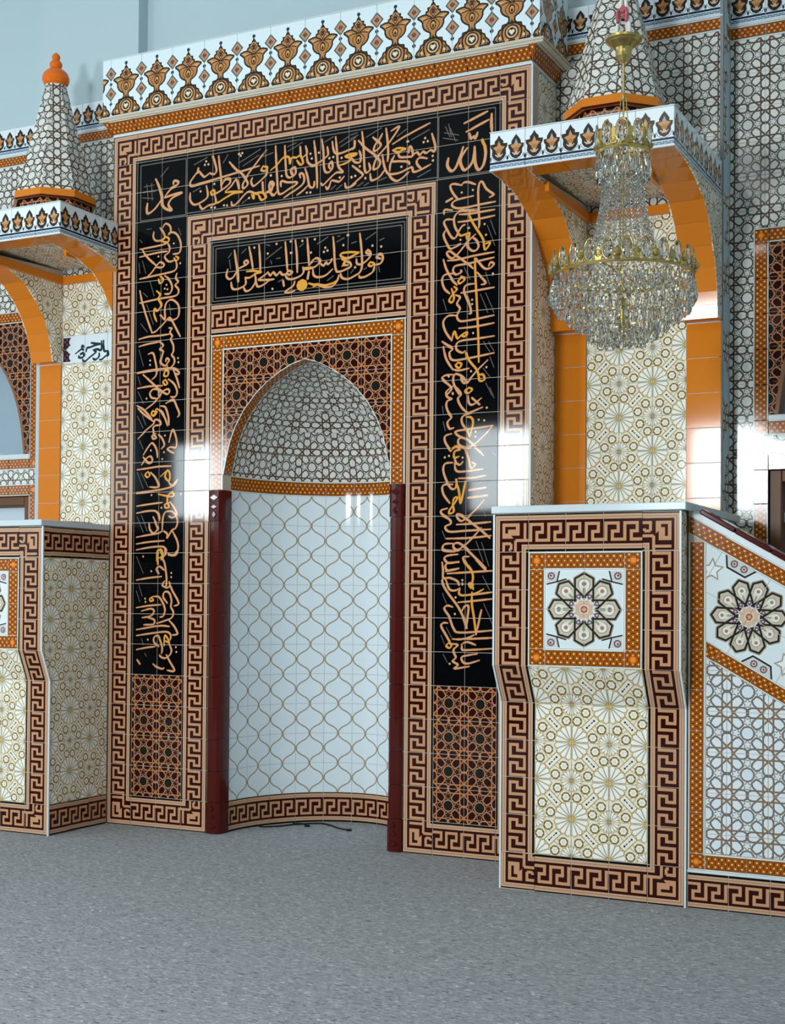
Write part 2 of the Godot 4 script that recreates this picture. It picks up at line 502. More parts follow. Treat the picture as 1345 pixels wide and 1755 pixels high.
const STROKES_LEFT := [
	"g 7 96,27 108,46 113,63 96,70 78,68 68,56 70,38",
	"y 7 96,70 117,61 130,68 124,79 100,73",
	"g 7 103,28 116,15 134,26 137,46 127,54",
	"g 7 130,48 151,49 168,64 179,91 176,113 166,119 148,119",
	"g 7 12,91 54,89 100,86 124,81",
	"g 7 12,115 54,110 96,107 124,107",
	"g 7 124,81 133,97 130,111 114,121 118,133 132,143 152,141",
	"y 7 159,128 170,135 160,143 152,133",
	"g 7 160,145 163,163 153,176 118,181 70,185 13,190",
	"g 7 22,93 47,122 79,149",
	"g 7 97,139 83,151 62,173 38,190",
	"g 7 83,151 97,141 111,151 104,159 83,157",
	"d 7 150,86 177,153 90,121",
	"f 3 9,135 13,171",
	"f 3 23,129 38,173",
	"f 3 168,36 179,60",
	"f 3 40,26 60,26",
	"f 3 11,58 22,70",
	"y 7 98,190 108,200 98,210 91,198",
	"g 7 115,189 136,206 145,229 136,248 115,248",
	"g 7 164,186 160,200 170,212 158,222 171,238 168,254 147,260 98,262 14,270",
	"g 7 14,228 25,270 43,317 67,373",
	"g 7 67,373 86,367 120,338 137,328 155,353 180,394",
	"y 7 84,235 98,248 92,262 103,285 88,301 76,294 75,312 85,335",
	"g 7 100,316 117,332 116,300 123,278 144,270 168,286 175,308 168,330 144,337 128,333",
	"g 7 12,391 51,385 93,385 135,383",
	"g 7 13,413 51,407 100,403",
	"g 7 134,362 145,365 138,377 148,391 142,399 152,418 153,440 146,451 156,463 157,480 143,494",
	"g 7 100,405 111,417 100,428 111,437 108,448 102,474 119,486 129,478 136,468 126,461 122,472",
	"y 7 130,486 119,503 116,517 130,518 133,504 122,498",
	"g 7 7,502 53,498 94,496 150,496 175,507 175,516 160,512",
	"g 7 154,500 168,529 179,561",
	"g 7 52,442 72,440 82,469 88,498 84,515 69,526",
	"y 7 123,532 130,544 120,548 112,537 123,530",
	"g 7 134,530 158,548 170,574 162,591 144,590",
	"g 7 32,508 68,537 106,568 130,580 139,570 130,563 109,571 96,590 75,606 44,624",
	"g 7 9,553 60,549 109,550",
	"g 7 96,581 96,564 74,560 61,573 68,588 89,592",
	"g 7 124,608 155,600 169,622 180,646 173,657",
	"g 7 8,610 37,626 69,657",
	"y 7 72,632 90,635 79,648 68,640 74,629",
	"g 7 90,624 110,637 124,663",
	"g 7 103,616 124,623 138,664",
	"d 7 122,218 115,230 126,233 172,464 174,478 60,464 60,479 47,590",
	"f 3 13,424 32,480",
	"f 3 10,513 21,542",
	"f 3 11,565 33,603",
	"f 3 56,200 74,251",
	"f 3 43,277 72,345",
	"f 3 28,236 46,252",
	"f 3 19,338 47,369",
	"f 3 127,298 151,301",
	"f 3 134,285 141,320",
	"g 7 12,619 34,638 76,666",
	"y 7 86,626 79,646 68,640 75,630",
	"g 7 100,630 121,657 132,683",
	"g 7 124,626 135,652 138,681",
	"g 7 13,720 41,698 76,675 83,661 100,665 104,679 86,681 76,688 80,709 89,720 77,723 72,712 87,706",
	"g 7 98,710 111,724 120,745 108,758",
	"g 7 139,737 150,701 160,704 170,733 167,756 146,754 133,760 144,768 160,775",
	"g 7 36,776 56,750 73,737 91,760 95,786",
	"g 7 29,807 49,788 67,782 74,797 57,802 36,784",
	"g 7 11,823 57,819 99,815 148,815",
	"y 7 57,832 64,842 54,850 45,840 57,830",
	"g 7 68,834 89,854 100,878 93,885 65,883",
	"y 7 106,849 134,830 144,842 141,865 124,850 134,827",
	"g 7 137,864 152,880 172,863",
	"g 7 176,860 162,880 128,890 79,896 9,901",
	"y 7 100,906 135,913 159,914 156,902 138,910 135,933 142,950 128,952 125,941 142,936",
	"g 7 146,933 163,953 174,976 156,986 142,981",
	"g 7 11,944 58,939 114,934",
	"g 7 11,968 52,962 87,962 101,974 104,994",
	"g 7 115,1028 117,989 125,969 142,964 163,970 177,996 170,1018 154,1026 136,1051 136,1038 122,1028",
	"g 7 11,1047 60,1040 95,1036 115,1028",
	"g 7 80,982 94,1008 98,1022 81,1034 67,1022 63,1002",
	"g 7 11,1070 60,1064 123,1060",
	"g 7 11,1090 68,1082 116,1080 132,1091 130,1105",
	"g 7 157,1029 175,1058 181,1083 172,1106 141,1106",
	"y 7 96,1124 99,1094 113,1091 120,1114 110,1122",
	"d 7 122,714 119,770 112,793 67,762 189,907 72,908 111,952",
	"f 3 9,645 34,687",
	"f 3 30,644 44,676",
	"f 3 19,726 35,756",
	"f 3 11,832 37,887",
	"f 3 29,835 58,885",
	"f 3 13,981 39,1030",
	"f 3 31,976 56,1027",
	"y 7 100,1136 98,1102 106,1091 116,1108 103,1116",
	"g 7 110,1114 124,1128 131,1156 135,1187 132,1210 118,1204 128,1193",
	"g 7 126,1088 127,1105 113,1116",
	"g 7 140,1102 162,1106 179,1092",
	"g 7 103,1168 96,1153 106,1144 124,1156",
	"g 7 13,1190 62,1183 114,1178",
	"g 7 146,1196 160,1224 181,1254 184,1268 167,1274",
	"g 7 149,1199 146,1210 132,1214",
	"g 7 139,1264 122,1244 128,1227 146,1230 156,1255 154,1277 164,1294 157,1311 133,1320 99,1330",
	"y 7 77,1247 84,1256 73,1258 70,1250 83,1243",
	"g 7 83,1243 104,1244 122,1266 130,1289 122,1306 109,1309",
	"g 7 14,1281 63,1274 112,1270",
	"g 7 36,1292 74,1284 88,1292 74,1306 39,1312",
	"g 7 64,1312 88,1318 88,1332 74,1335 46,1336",
	"g 7 15,1353 64,1345 113,1338 148,1340",
	"g 7 147,1320 168,1339 182,1362 175,1367 162,1368",
	"g 7 16,1373 72,1365 134,1358 154,1368 153,1384",
	"y 7 128,1402 130,1371 141,1379 148,1393 130,1388",
	"g 7 106,1405 89,1394 89,1378 103,1372 113,1391 120,1410 118,1428",
	"g 7 148,1396 158,1416 152,1432 132,1444 114,1439 110,1434",
	"g 7 16,1418 58,1410 93,1406",
	"g 7 138,1433 152,1455 170,1480 166,1487 142,1484",
	"g 7 86,1465 104,1476 122,1480 128,1476",
	"d 7 74,1160 154,1166 154,1180 50,1250 52,1261 63,1386 176,1406 178,1422 40,1110",
	"f 3 12,1110 41,1167",
	"f 3 23,1204 38,1242",
	"f 3 13,1224 28,1261",
	"f 3 37,1384 44,1401",
	"g 7 20,1453 31,1466",
	"f 3 51,1429 58,1440",
]
const STROKES_RIGHT := [
	"g 7 81,24 88,18 100,18 123,28",
	"g 7 81,25 57,18 44,20 46,34 56,51 68,65",
	"g 7 117,62 68,67 52,74 50,84 66,93 100,94 135,91 188,88",
	"g 7 135,158 137,144 135,109 133,73 133,44 138,24 147,25 159,46 180,63 182,68 169,73",
	"g 7 70,133 101,133 139,131 186,127",
	"g 7 74,110 104,112 139,111 186,109",
	"g 7 135,105 104,103 76,101 60,112 56,127 60,147 70,165",
	"y 7 108,105 104,115 112,134 127,159 149,193 155,222 164,218 172,204 156,206",
	"g 7 52,123 31,121 23,129 29,144 43,169 54,181 64,177 70,165 82,148 93,143",
	"g 7 31,151 22,165 28,185 43,208 58,206 78,199",
	"y 7 70,165 78,175 93,173 105,171 101,188 97,175",
	"g 7 125,176 109,188 94,202 66,230 49,238 36,228 34,218 45,217 62,230 94,254 117,276",
	"g 7 101,193 101,209 113,222 128,222 135,209 127,194 116,186",
	"g 7 36,244 73,244 121,238 185,234",
	"g 7 54,285 56,268 67,262 102,260 149,254 185,250",
	"d 7 115,44 103,155 154,149 159,182 78,188 81,47",
	"f 2.8 163,154 187,214",
	"f 2.8 173,139 190,184",
	"g 7 30,69 50,61",
	"g 7 50,97 25,93 23,103",
	"y 7 123,246 125,292 131,387 136,480 138,552",
	"g 7 127,247 138,262 155,280 172,281 185,270 175,263 168,274",
	"g 7 53,276 63,289 81,284 80,278",
	"g 7 22,240 32,270 50,300 67,318",
	"y 7 81,296 93,304 77,315 72,306 84,298",
	"g 7 53,285 28,286 18,300 26,326 43,342",
	"y 7 58,323 67,332 54,345 42,363 52,370 58,355 50,329",
	"g 7 81,344 131,341 186,337",
	"g 7 121,320 98,322 91,339 102,368 112,403 105,406",
	"g 7 64,349 78,357 68,375 78,391 68,409 78,426 112,426 186,418",
	"g 7 75,448 125,447 186,441",
	"g 7 68,409 40,407 23,424 30,453 51,483",
	"y 7 51,483 60,456 70,478 82,470 99,462 96,474 82,470",
	"g 7 187,480 126,484 85,486 68,494 68,510 86,520 96,515",
	"g 7 20,484 34,494 54,506 44,518 55,540 106,538 187,528",
	"g 7 24,500 34,536 55,568",
	"y 7 72,548 84,554 76,566 65,556 76,548",
	"g 7 55,568 76,573 106,569",
	"y 7 98,521 106,544 133,577 141,605 157,603 151,590 137,592",
	"g 7 167,548 133,577 100,609 86,602 83,589",
	"g 7 103,609 83,589 62,584 58,606 76,642",
	"g 7 55,584 31,585 21,594 42,611 52,625 35,643",
	"g 7 131,290 159,320 145,325",
	"d 7 115,368 115,381 119,466 182,298 113,578 42,589 56,638 163,569",
	"f 2.8 159,292 172,328",
	"f 2.8 142,353 166,408",
	"f 2.8 159,351 186,410",
	"f 2.8 153,494 174,524",
	"f 2.8 170,496 187,522",
	"f 2.8 174,539 187,571",
	"f 2.8 153,572 174,598",
	"f 2.8 161,613 181,652",
	"f 2.8 22,358 33,393",
	"f 2.8 91,270 108,306",
	"g 7 56,617 35,632 38,648 52,655 38,661 35,676 42,695 52,708 39,723 46,742 60,740",
	"y 7 107,624 117,631 104,641 97,633 107,624",
	"g 7 59,614 76,631 83,644 73,656 83,679 101,698",
	"g 7 104,649 107,671 121,676 147,658",
	"g 7 117,656 141,677",
	"g 7 151,686 121,696 90,707 87,726 101,748 110,770",
	"y 7 110,770 121,728 114,712 101,710",
	"g 7 185,740 141,744 74,750 66,756 77,766 94,773",
	"g 7 182,743 155,770 121,796 98,801 77,791 77,775 94,773 121,793 155,825",
	"g 7 53,758 32,764 32,782 50,808",
	"y 7 50,808 67,796 81,804 64,809 62,828 78,825",
	"g 7 98,804 108,836 115,861 129,852 119,845",
	"g 7 64,828 68,843 81,850 91,841",
	"g 7 64,846 71,869 109,870 155,865",
	"g 7 78,891 122,891 163,885",
	"g 7 57,843 33,845 26,864 37,896 54,919 68,916 71,894",
	"y 7 68,894 79,929 84,963 92,935 99,901",
	"g 7 109,925 163,919",
	"g 7 106,948 169,942",
	"g 7 58,906 26,908 27,934 48,962",
	"y 7 58,962 64,947 74,947 65,962 48,984 48,994 62,988 58,966",
	"g 7 41,978 20,984 24,996 48,1009 52,1022 34,1031 48,1046 103,1044 180,1041",
	"g 7 159,954 129,986 93,1013 79,1010 72,997 89,1000 117,1020 147,1042 177,1067",
	"g 7 72,1025 123,1023 180,1019",
	"g 7 38,1067 110,1066 181,1060",
	"g 7 150,1036 117,1070 80,1100 62,1094 66,1082 86,1084 123,1116 165,1154",
	"g 7 59,1082 32,1084 28,1100 66,1104",
	"g 7 76,1112 42,1116 32,1125 46,1138 80,1134",
	"g 7 110,1119 94,1122 104,1144 121,1164",
	"g 7 80,1154 49,1160 36,1164",
	"d 7 56,640 165,688 139,720 157,723 129,756 129,770 31,826 45,822 90,829",
	"f 2.8 22,675 25,698",
	"f 2.8 25,720 32,748",
	"f 2.8 133,1076 157,1135",
	"f 2.8 151,1080 175,1148",
	"f 2.8 149,977 163,1002",
	"f 2.8 24,1043 35,1068",
	"f 2.8 174,628 188,660",
	"f 2.8 182,814 196,827",
	"g 7 80,1136 42,1139 36,1152 46,1161 80,1155",
	"g 7 42,1170 111,1166 185,1162",
	"g 7 134,1130 154,1149 167,1162",
	"y 7 97,1136 117,1158 124,1180 121,1202 125,1214",
	"g 7 25,1136 28,1161 29,1183 50,1183 74,1192 81,1202",
	"g 7 29,1183 26,1196 43,1224 78,1267 98,1304 105,1329",
	"g 7 36,1186 50,1215 70,1218 84,1211",
	"y 7 84,1214 81,1227 94,1233 131,1227 158,1214",
	"g 7 94,1233 138,1229 185,1223",
	"g 7 78,1254 121,1250 185,1243",
	"y 7 121,1224 121,1260 129,1304 135,1347",
	"g 7 135,1347 145,1304 152,1276",
	"g 7 91,1280 101,1264 110,1267 107,1298 102,1329",
	"y 7 125,1202 111,1199 117,1211",
	"g 7 60,1268 43,1264 33,1274 50,1298 64,1330 85,1342 186,1334",
	"g 7 44,1314 30,1314 23,1324 40,1352 54,1374",
	"y 7 48,1374 58,1380 51,1389 40,1383 48,1374",
	"g 7 61,1362 89,1362 112,1356 129,1348",
	"g 7 85,1362 139,1359 186,1356",
	"g 7 61,1376 78,1380 64,1395 72,1414 62,1426 79,1436 68,1448 113,1440",
	"g 7 89,1379 106,1370 133,1378",
	"g 7 186,1388 106,1394 92,1392 92,1382",
	"g 7 139,1402 96,1410 92,1422 106,1432 146,1421",
	"d 7 92,1190 92,1200 70,1239 68,1289 52,1434",
	"f 2.8 155,1177 178,1217",
	"f 2.8 159,1257 189,1318",
	"f 2.8 26,1227 40,1258",
	"f 2.8 40,1327 58,1358",
	"f 2.8 30,1406 44,1430",
	"f 2.8 23,1352 34,1377",
]
const STROKES_TOP := [
	"g 7.6 100,17 108,42 114,66 106,78 90,72",
	"g 7.6 122,20 126,52 132,91 134,127",
	"g 7.6 90,72 80,77 68,82 57,72 44,61 25,77 12,93 17,104 58,101 112,95 192,85 278,74",
	"g 7.6 44,50 41,65",
	"g 7.6 165,46 186,69 210,90 226,108 234,126 218,138 215,124 226,108 239,91 264,66 303,26",
	"y 7.6 293,77 306,83 301,93 286,89 293,77",
	"g 7.6 306,87 302,106 270,129 255,134 247,119 252,107",
	"g 7.6 136,114 149,100 168,102 163,117 128,135 107,142",
	"y 7.6 94,133 104,128 107,139 99,143 94,133",
	"g 7.6 107,142 112,172 86,177 62,186 50,171",
	"g 7.6 77,111 83,143 70,157 32,168 13,152 12,127",
	"y 7.6 150,142 176,143 213,148 182,149 145,162 124,171 107,173",
	"g 7.6 150,138 171,125 192,105 202,136",
	"g 7.6 174,177 177,188 192,186 218,162 240,151 271,164",
	"y 7.6 250,162 258,176 260,161 284,159 297,165 302,179 287,184 276,165",
	"g 7.6 291,127 294,163",
	"g 7.6 302,162 323,151 332,139 322,129 315,146 320,166 334,175",
	"d 8 75,31 70,42 84,42 106,108 54,126 97,185 109,187 145,184 157,186 240,172 201,24 212,23 206,31 320,109",
	"f 3.5 27,36 79,18",
	"f 3.5 201,53 282,20",
	"f 3.5 215,66 277,38",
	"f 3.5 23,124 52,114",
	"f 3.5 140,45 159,20",
	"f 3.5 213,186 234,175",
	"g 7.6 337,18 340,68 344,121 348,166 360,174 388,162 413,150 413,143 382,139 360,132 358,149",
	"g 7.6 372,22 374,59 377,99 380,117 392,125 410,115 408,97 395,102 402,120",
	"y 7.6 319,94 341,81 366,60 387,61 392,82 397,65 413,66 428,62 438,86 428,91 415,76",
	"g 7.6 427,34 429,62",
	"g 7.6 438,68 452,57 447,34",
	"g 7.6 452,64 455,86 472,99 492,95 517,81 527,72 524,48",
	"g 7.6 478,22 484,64 489,119 491,171",
	"g 7.6 504,21 510,61 512,104 518,124 532,126 544,113 540,97 530,105 535,116",
	"g 7.6 542,34 549,66 566,75 595,70 617,62 622,44",
	"g 7.6 554,20 559,63 564,111 581,133 557,132 530,150 510,165 503,159",
	"y 7.6 569,110 595,105 607,96 590,87 605,83 624,85",
	"g 7.6 538,157 528,180 520,172",
	"g 7.6 542,154 558,159 570,161 586,147",
	"g 7.6 428,130 426,117 438,120 443,139 434,155 398,174 370,188",
	"g 7.6 446,104 455,131 463,163 478,167 480,150",
	"g 7.6 458,158 439,173 416,185",
	"g 7.6 306,163 322,160 326,141 319,129 314,143 322,169 332,175 342,165",
	"g 7.6 589,170 594,184 611,182 626,175",
	"d 8 465,61 470,77 496,62 532,85 546,83 576,90 361,116 320,108 453,182 466,183 570,149 610,154 623,151",
	"f 3.5 382,27 412,18",
	"f 3.5 384,41 435,20",
	"f 3.5 514,31 546,18",
	"f 3.5 568,41 600,26",
	"f 3.5 571,54 624,32",
	"f 3.5 290,45 328,38",
	"f 3.5 538,183 555,172",
	"f 3.5 558,186 579,173",
	"f 3.5 290,37 302,27",
	"g 7.6 646,18 651,57 654,105 657,137 664,146 676,137 671,118",
	"g 7.6 634,44 659,71 695,100 708,119 702,135 688,139 690,122 702,101 732,73 769,30 771,20 746,30",
	"g 7.6 685,41 699,54 710,70 694,85 688,80 692,67 704,52 715,34",
	"g 7.6 728,20 733,56 736,95 734,120",
	"g 7.6 751,72 795,53 836,38 876,25",
	"y 7.6 751,91 772,87 795,93 786,95 770,99 754,93",
	"g 7.6 770,99 777,113 800,116 818,115 814,93 807,88 804,104",
	"g 7.6 818,115 832,106 842,116 853,107 864,113 879,106 892,112 894,96 883,59",
	"g 7.6 758,106 749,122 777,126 802,131 807,140",
	"g 7.6 742,151 744,130 758,106",
	"g 7.6 716,100 723,135 735,158 758,163 784,160 814,150 821,165 842,163 879,150",
	"g 7.6 867,130 844,124 832,133 835,146 847,158",
	"g 7.6 735,158 750,177 768,186 791,176 805,163",
	"g 7.6 676,152 679,170 688,173 707,165 723,147",
	"g 7.6 613,118 635,136 650,151 635,163 606,182",
	"y 7.6 605,81 627,84 620,89 605,89",
	"g 7.6 610,97 625,109 640,109 642,92 637,77",
	"g 7.6 605,68 619,64 619,42",
	"d 8 860,69 855,81 869,80 886,125 887,139 802,71 782,144 659,163 623,151 609,153 639,123",
	"f 3.5 813,68 874,45",
	"f 3.5 835,184 879,167",
	"f 3.5 661,37 712,15",
	"f 3.5 605,22 629,18",
	"f 3.5 605,34 632,26",
	"f 3.5 767,50 799,32",
	"f 3.5 631,185 652,175",
	"f 3.5 655,186 671,179",
	"f 3.5 702,177 730,170",
]
const STROKES_CENTRE := [
	"g 7.6 88,33 93,63 99,99 102,135",
	"g 7.6 99,95 117,90 138,81 133,71 123,75 128,85",
	"g 7.6 62,93 57,111 68,123 84,118 97,101",
	"g 7.6 142,28 151,67 157,100",
	"g 7.6 180,25 184,70 186,108",
	"y 7.6 133,105 159,105 188,112 170,115 144,126 128,124",
	"g 7.6 128,124 129,147 100,159 81,155 76,135",
	"g 7.6 165,115 168,141 150,164 131,169 123,157",
	"g 7.6 170,139 176,158 196,155 217,142 235,140",
	"g 7.6 235,140 199,139 180,136 196,127 212,115",
	"g 7.6 212,115 222,127 232,117 245,129 257,119 268,129 283,126 290,118 301,124 294,132 283,126",
	"g 7.6 277,27 281,69 286,118",
	"g 7.6 278,132 288,144 308,146 334,138 344,126 341,113",
	"g 7.6 312,25 318,73 320,126",
	"g 7.6 356,25 360,65 363,108",
	"y 7.6 341,115 358,116 374,116",
	"g 7.6 311,155 304,170 278,185 294,189 312,184",
	"g 7.6 270,149 273,165",
	"y 38 336,170 340,169",
	"g 7.6 363,130 359,151",
	"d 8 162,32 244,29 230,171 297,27 298,64 211,57 338,30",
	"f 3.5 204,75 264,41",
	"f 3.5 114,45 130,33",
	"f 3.5 64,55 77,41",
	"f 3.5 68,62 73,92",
	"f 3.5 206,28 219,32",
	"f 3.5 253,150 270,143",
	"f 3.5 222,81 226,92",
	"f 3.5 244,77 259,76",
	"f 3.5 328,48 342,39",
	"g 7.6 356,24 360,70 363,99",
	"g 7.6 365,108 378,96 392,91 402,101 388,114 363,120 343,118",
	"g 7.6 402,107 415,115 422,105 430,112 440,105 444,99",
	"g 7.6 378,124 381,142 398,150 423,146 447,129",
	"g 7.6 448,30 452,69 454,104 460,135 472,140 491,136 510,127 505,114 491,110 486,120 500,122",
	"y 7.6 539,89 510,85 481,85 476,93 495,102 520,96 539,89",
	"y 7.6 481,102 493,110 481,124",
	"g 7.6 541,30 546,69 550,122 544,147 525,158 501,166 481,160 476,147",
	"g 7.6 530,107 532,121 549,124 572,110 580,96 570,85 564,92 578,100",
	"g 7.6 540,160 544,166 564,164 588,152 594,135",
	"y 7.6 580,121 592,127 582,134 573,129 580,120",
	"g 7.6 592,131 611,129 620,117 618,104 606,101 601,109 613,114",
	"g 7.6 470,151 464,167 448,183 418,184 393,172",
	"y 7.6 396,172 418,178 448,174 462,167",
	"y 7.6 363,166 381,172 396,172 378,180",
	"g 7.6 363,129 358,150",
	"d 8 384,30 420,61 415,74 428,71 500,30 525,132 614,79 586,73 370,71 485,60",
	"f 3.5 392,46 429,28",
	"f 3.5 562,51 598,32",
	"f 3.5 608,59 624,54",
	"f 3.5 461,47 488,37",
	"f 3.5 428,164 450,151",
	"f 3.5 464,30 473,29",
	"f 3.5 512,57 529,54",
	"f 3.5 606,139 609,154",
	"f 3.5 556,142 566,137",
	"f 3.5 510,148 520,138",
]
const STROKES_CELL_LEFT := [
	"g 9 76,64 90,92 100,122 102,151 115,167 140,175 126,154 143,133 181,121 150,122 111,129",
	"g 9 111,126 135,103 160,95 166,85 149,79 146,90",
	"g 9 98,136 73,162 45,175 39,160 42,140",
	"f 3.2 27,84 69,83",
	"f 3.2 23,101 76,102",
	"f 3.2 20,118 66,126",
	"f 3.2 38,76 45,129",
	"f 3.2 58,76 62,132",
	"f 3.2 96,58 124,30",
]
const STROKES_CELL_RIGHT := [
	"g 9.5 175,28 174,53 176,81",
	"g 9.5 149,106 156,138 149,175 133,188 122,165 120,117",
	"g 9.5 120,117 115,157 92,183 78,165 78,143 98,117",
	"g 9.5 85,112 64,166 47,180 33,162 36,140",
	"g 9.5 103,77 108,92 117,88 123,93 129,78",
	"g 9.5 88,43 125,30 161,18",
	"g 9.5 95,70 128,57 165,44",
	"y 9.5 145,102 155,122",
	"f 3.2 26,44 40,77",
	"f 3.2 36,38 46,78",
	"f 3.2 22,62 70,76",
	"f 3.2 18,78 67,91",
	"f 3.2 42,52 60,93",
]
const STROKES_PLAQUE := [
	"k 9 57,67 85,52 94,56",
	"k 9 85,52 88,39 96,45",
	"k 9 73,76 75,82 89,83 96,76 94,65",
	"k 9 81,70 91,66",
	"k 9 104,62 108,49 120,48 150,41 166,39 146,36 127,32",
	"k 9 91,91 99,98 120,85 143,72 149,66 141,62",
	"k 9 136,59 154,57 174,61 174,29",
	"k 9 183,28 186,64 199,66",
	"k 9 164,73 163,85 148,95 136,90",
	"k 9 167,96 174,97 194,85 203,82 201,67",
]

# ---------------------------------------------------------------- meshes
class MB:
	var v := PackedVector3Array()
	var n := PackedVector3Array()
	var u := PackedVector2Array()
	var ix := PackedInt32Array()
	# corners run counter-clockwise seen from outside
	func quad(a: Vector3, b: Vector3, c: Vector3, d: Vector3, ua := Vector2.ZERO, ub := Vector2.ZERO, uc := Vector2.ZERO, ud := Vector2.ZERO, na := Vector3.ZERO, nb := Vector3.ZERO, nc := Vector3.ZERO, nd := Vector3.ZERO) -> void:
		var f := (c - a).cross(d - b).normalized()
		var s := v.size()
		v.append_array(PackedVector3Array([a, b, c, d]))
		n.append_array(PackedVector3Array([f if na == Vector3.ZERO else na, f if nb == Vector3.ZERO else nb, f if nc == Vector3.ZERO else nc, f if nd == Vector3.ZERO else nd]))
		u.append_array(PackedVector2Array([ua, ub, uc, ud]))
		ix.append_array(PackedInt32Array([s, s + 2, s + 1, s, s + 3, s + 2]))
	func tri(a: Vector3, b: Vector3, c: Vector3, ua := Vector2.ZERO, ub := Vector2.ZERO, uc := Vector2.ZERO) -> void:
		var f := (b - a).cross(c - a).normalized()
		var s := v.size()
		v.append_array(PackedVector3Array([a, b, c]))
		n.append_array(PackedVector3Array([f, f, f]))
		u.append_array(PackedVector2Array([ua, ub, uc]))
		ix.append_array(PackedInt32Array([s, s + 2, s + 1]))
	func box(lo: Vector3, hi: Vector3, bev := 0.0) -> void:
		var b := bev
		var pp := []
		for k in 8:
			pp.append(Vector3(hi.x if k & 1 else lo.x, hi.y if k & 2 else lo.y, hi.z if k & 4 else lo.z))
		if b <= 0.0:
			for f in [[4, 5, 7, 6], [1, 0, 2, 3], [5, 1, 3, 7], [0, 4, 6, 2], [6, 7, 3, 2], [0, 1, 5, 4]]:
				quad(pp[f[0]], pp[f[1]], pp[f[2]], pp[f[3]], Vector2(0, 1), Vector2(1, 1), Vector2(1, 0), Vector2(0, 0))
			return
		# chamfered box
		for ax in 3:
			for sg in [-1.0, 1.0]:
				var e: Array[Vector3] = [Vector3.RIGHT, Vector3.UP, Vector3.BACK]
				var nn: Vector3 = e[ax] * sg
				var t1: Vector3 = e[(ax + 1) % 3]
				var t2: Vector3 = e[(ax + 2) % 3] * sg
				var c := (lo + hi) * .5
				var h := (hi - lo) * .5
				var o: Vector3 = c + nn * h.dot(e[ax])
				var h1 := h.dot(t1) - b
				var h2 := h.dot(t2.abs()) - b
				quad(o - t1 * h1 - t2 * h2, o + t1 * h1 - t2 * h2, o + t1 * h1 + t2 * h2, o - t1 * h1 + t2 * h2, Vector2(0, 1), Vector2(1, 1), Vector2(1, 0), Vector2(0, 0))
		for ax in 3:
			var e: Array[Vector3] = [Vector3.RIGHT, Vector3.UP, Vector3.BACK]
			var t: Vector3 = e[ax]
			var a1: Vector3 = e[(ax + 1) % 3]
			var a2: Vector3 = e[(ax + 2) % 3]
			var c := (lo + hi) * .5
			var h := (hi - lo) * .5
			for s1 in [-1.0, 1.0]:
				for s2 in [-1.0, 1.0]:
					var p1: Vector3 = c + a1 * s1 * h.dot(a1) + a2 * s2 * (h.dot(a2) - b)
					var p2: Vector3 = c + a1 * s1 * (h.dot(a1) - b) + a2 * s2 * h.dot(a2)
					var l: Vector3 = t * (h.dot(t) - b)
					var od: Vector3 = a1 * s1 + a2 * s2
					if (-2 * l).cross(p2 - p1).dot(od) > 0:
						quad(p1 + l, p1 - l, p2 - l, p2 + l)
					else:
						quad(p1 - l, p1 + l, p2 + l, p2 - l)
		for k in 8:
			var c := (lo + hi) * .5
			var h := (hi - lo) * .5
			var sg := Vector3(1 if k & 1 else -1, 1 if k & 2 else -1, 1 if k & 4 else -1)
			var p := c + sg * Vector3(h.x, h.y - b, h.z - b)
			var q := c + sg * Vector3(h.x - b, h.y, h.z - b)
			var r := c + sg * Vector3(h.x - b, h.y - b, h.z)
			if (q - p).cross(r - p).dot(sg) > 0:
				tri(p, q, r)
			else:
				tri(p, r, q)
	# a slab on four corners, thickness inward
	func slab(a: Vector3, b: Vector3, c: Vector3, d: Vector3, th: float, ua := Vector2(0, 1), ub := Vector2(1, 1), uc := Vector2(1, 0), ud := Vector2(0, 0)) -> void:
		var f := (c - a).cross(d - b).normalized() * -th
		quad(a, b, c, d, ua, ub, uc, ud)
		quad(a + f, b + f, b, a, ua, ub, ub, ua)
		quad(b + f, c + f, c, b, ub, uc, uc, ub)
		quad(c + f, d + f, d, c, uc, ud, ud, uc)
		quad(d + f, a + f, a, d, ud, ua, ua, ud)
	# extrude an outline (x, y) from z0 to z1
	func prism(p: PackedVector2Array, z0: float, z1: float, uvo := Vector2.ZERO, uvs := Vector2.ONE, back := true) -> void:
		var area := 0.0
		for i in p.size():
			area += p[i].cross(p[(i + 1) % p.size()])
		if area < 0:
			p = p.duplicate()
			p.reverse()
		var t := Geometry2D.triangulate_polygon(p)
		var w := func(q: Vector2) -> Vector2: return Vector2((q.x - uvo.x) / uvs.x, 1.0 - (q.y - uvo.y) / uvs.y)
		for i in range(0, t.size(), 3):
			var a := p[t[i]]
			var b := p[t[i + 1]]
			var c := p[t[i + 2]]
			if (b - a).cross(c - a) < 0:
				var k := b
				b = c
				c = k
			tri(Vector3(a.x, a.y, z1), Vector3(b.x, b.y, z1), Vector3(c.x, c.y, z1), w.call(a), w.call(b), w.call(c))
			if back:
				tri(Vector3(a.x, a.y, z0), Vector3(c.x, c.y, z0), Vector3(b.x, b.y, z0), w.call(a), w.call(c), w.call(b))
		for i in p.size():
			var a := p[i]
			var b := p[(i + 1) % p.size()]
			quad(Vector3(a.x, a.y, z0), Vector3(b.x, b.y, z0), Vector3(b.x, b.y, z1), Vector3(a.x, a.y, z1), w.call(a), w.call(b), w.call(b), w.call(a))
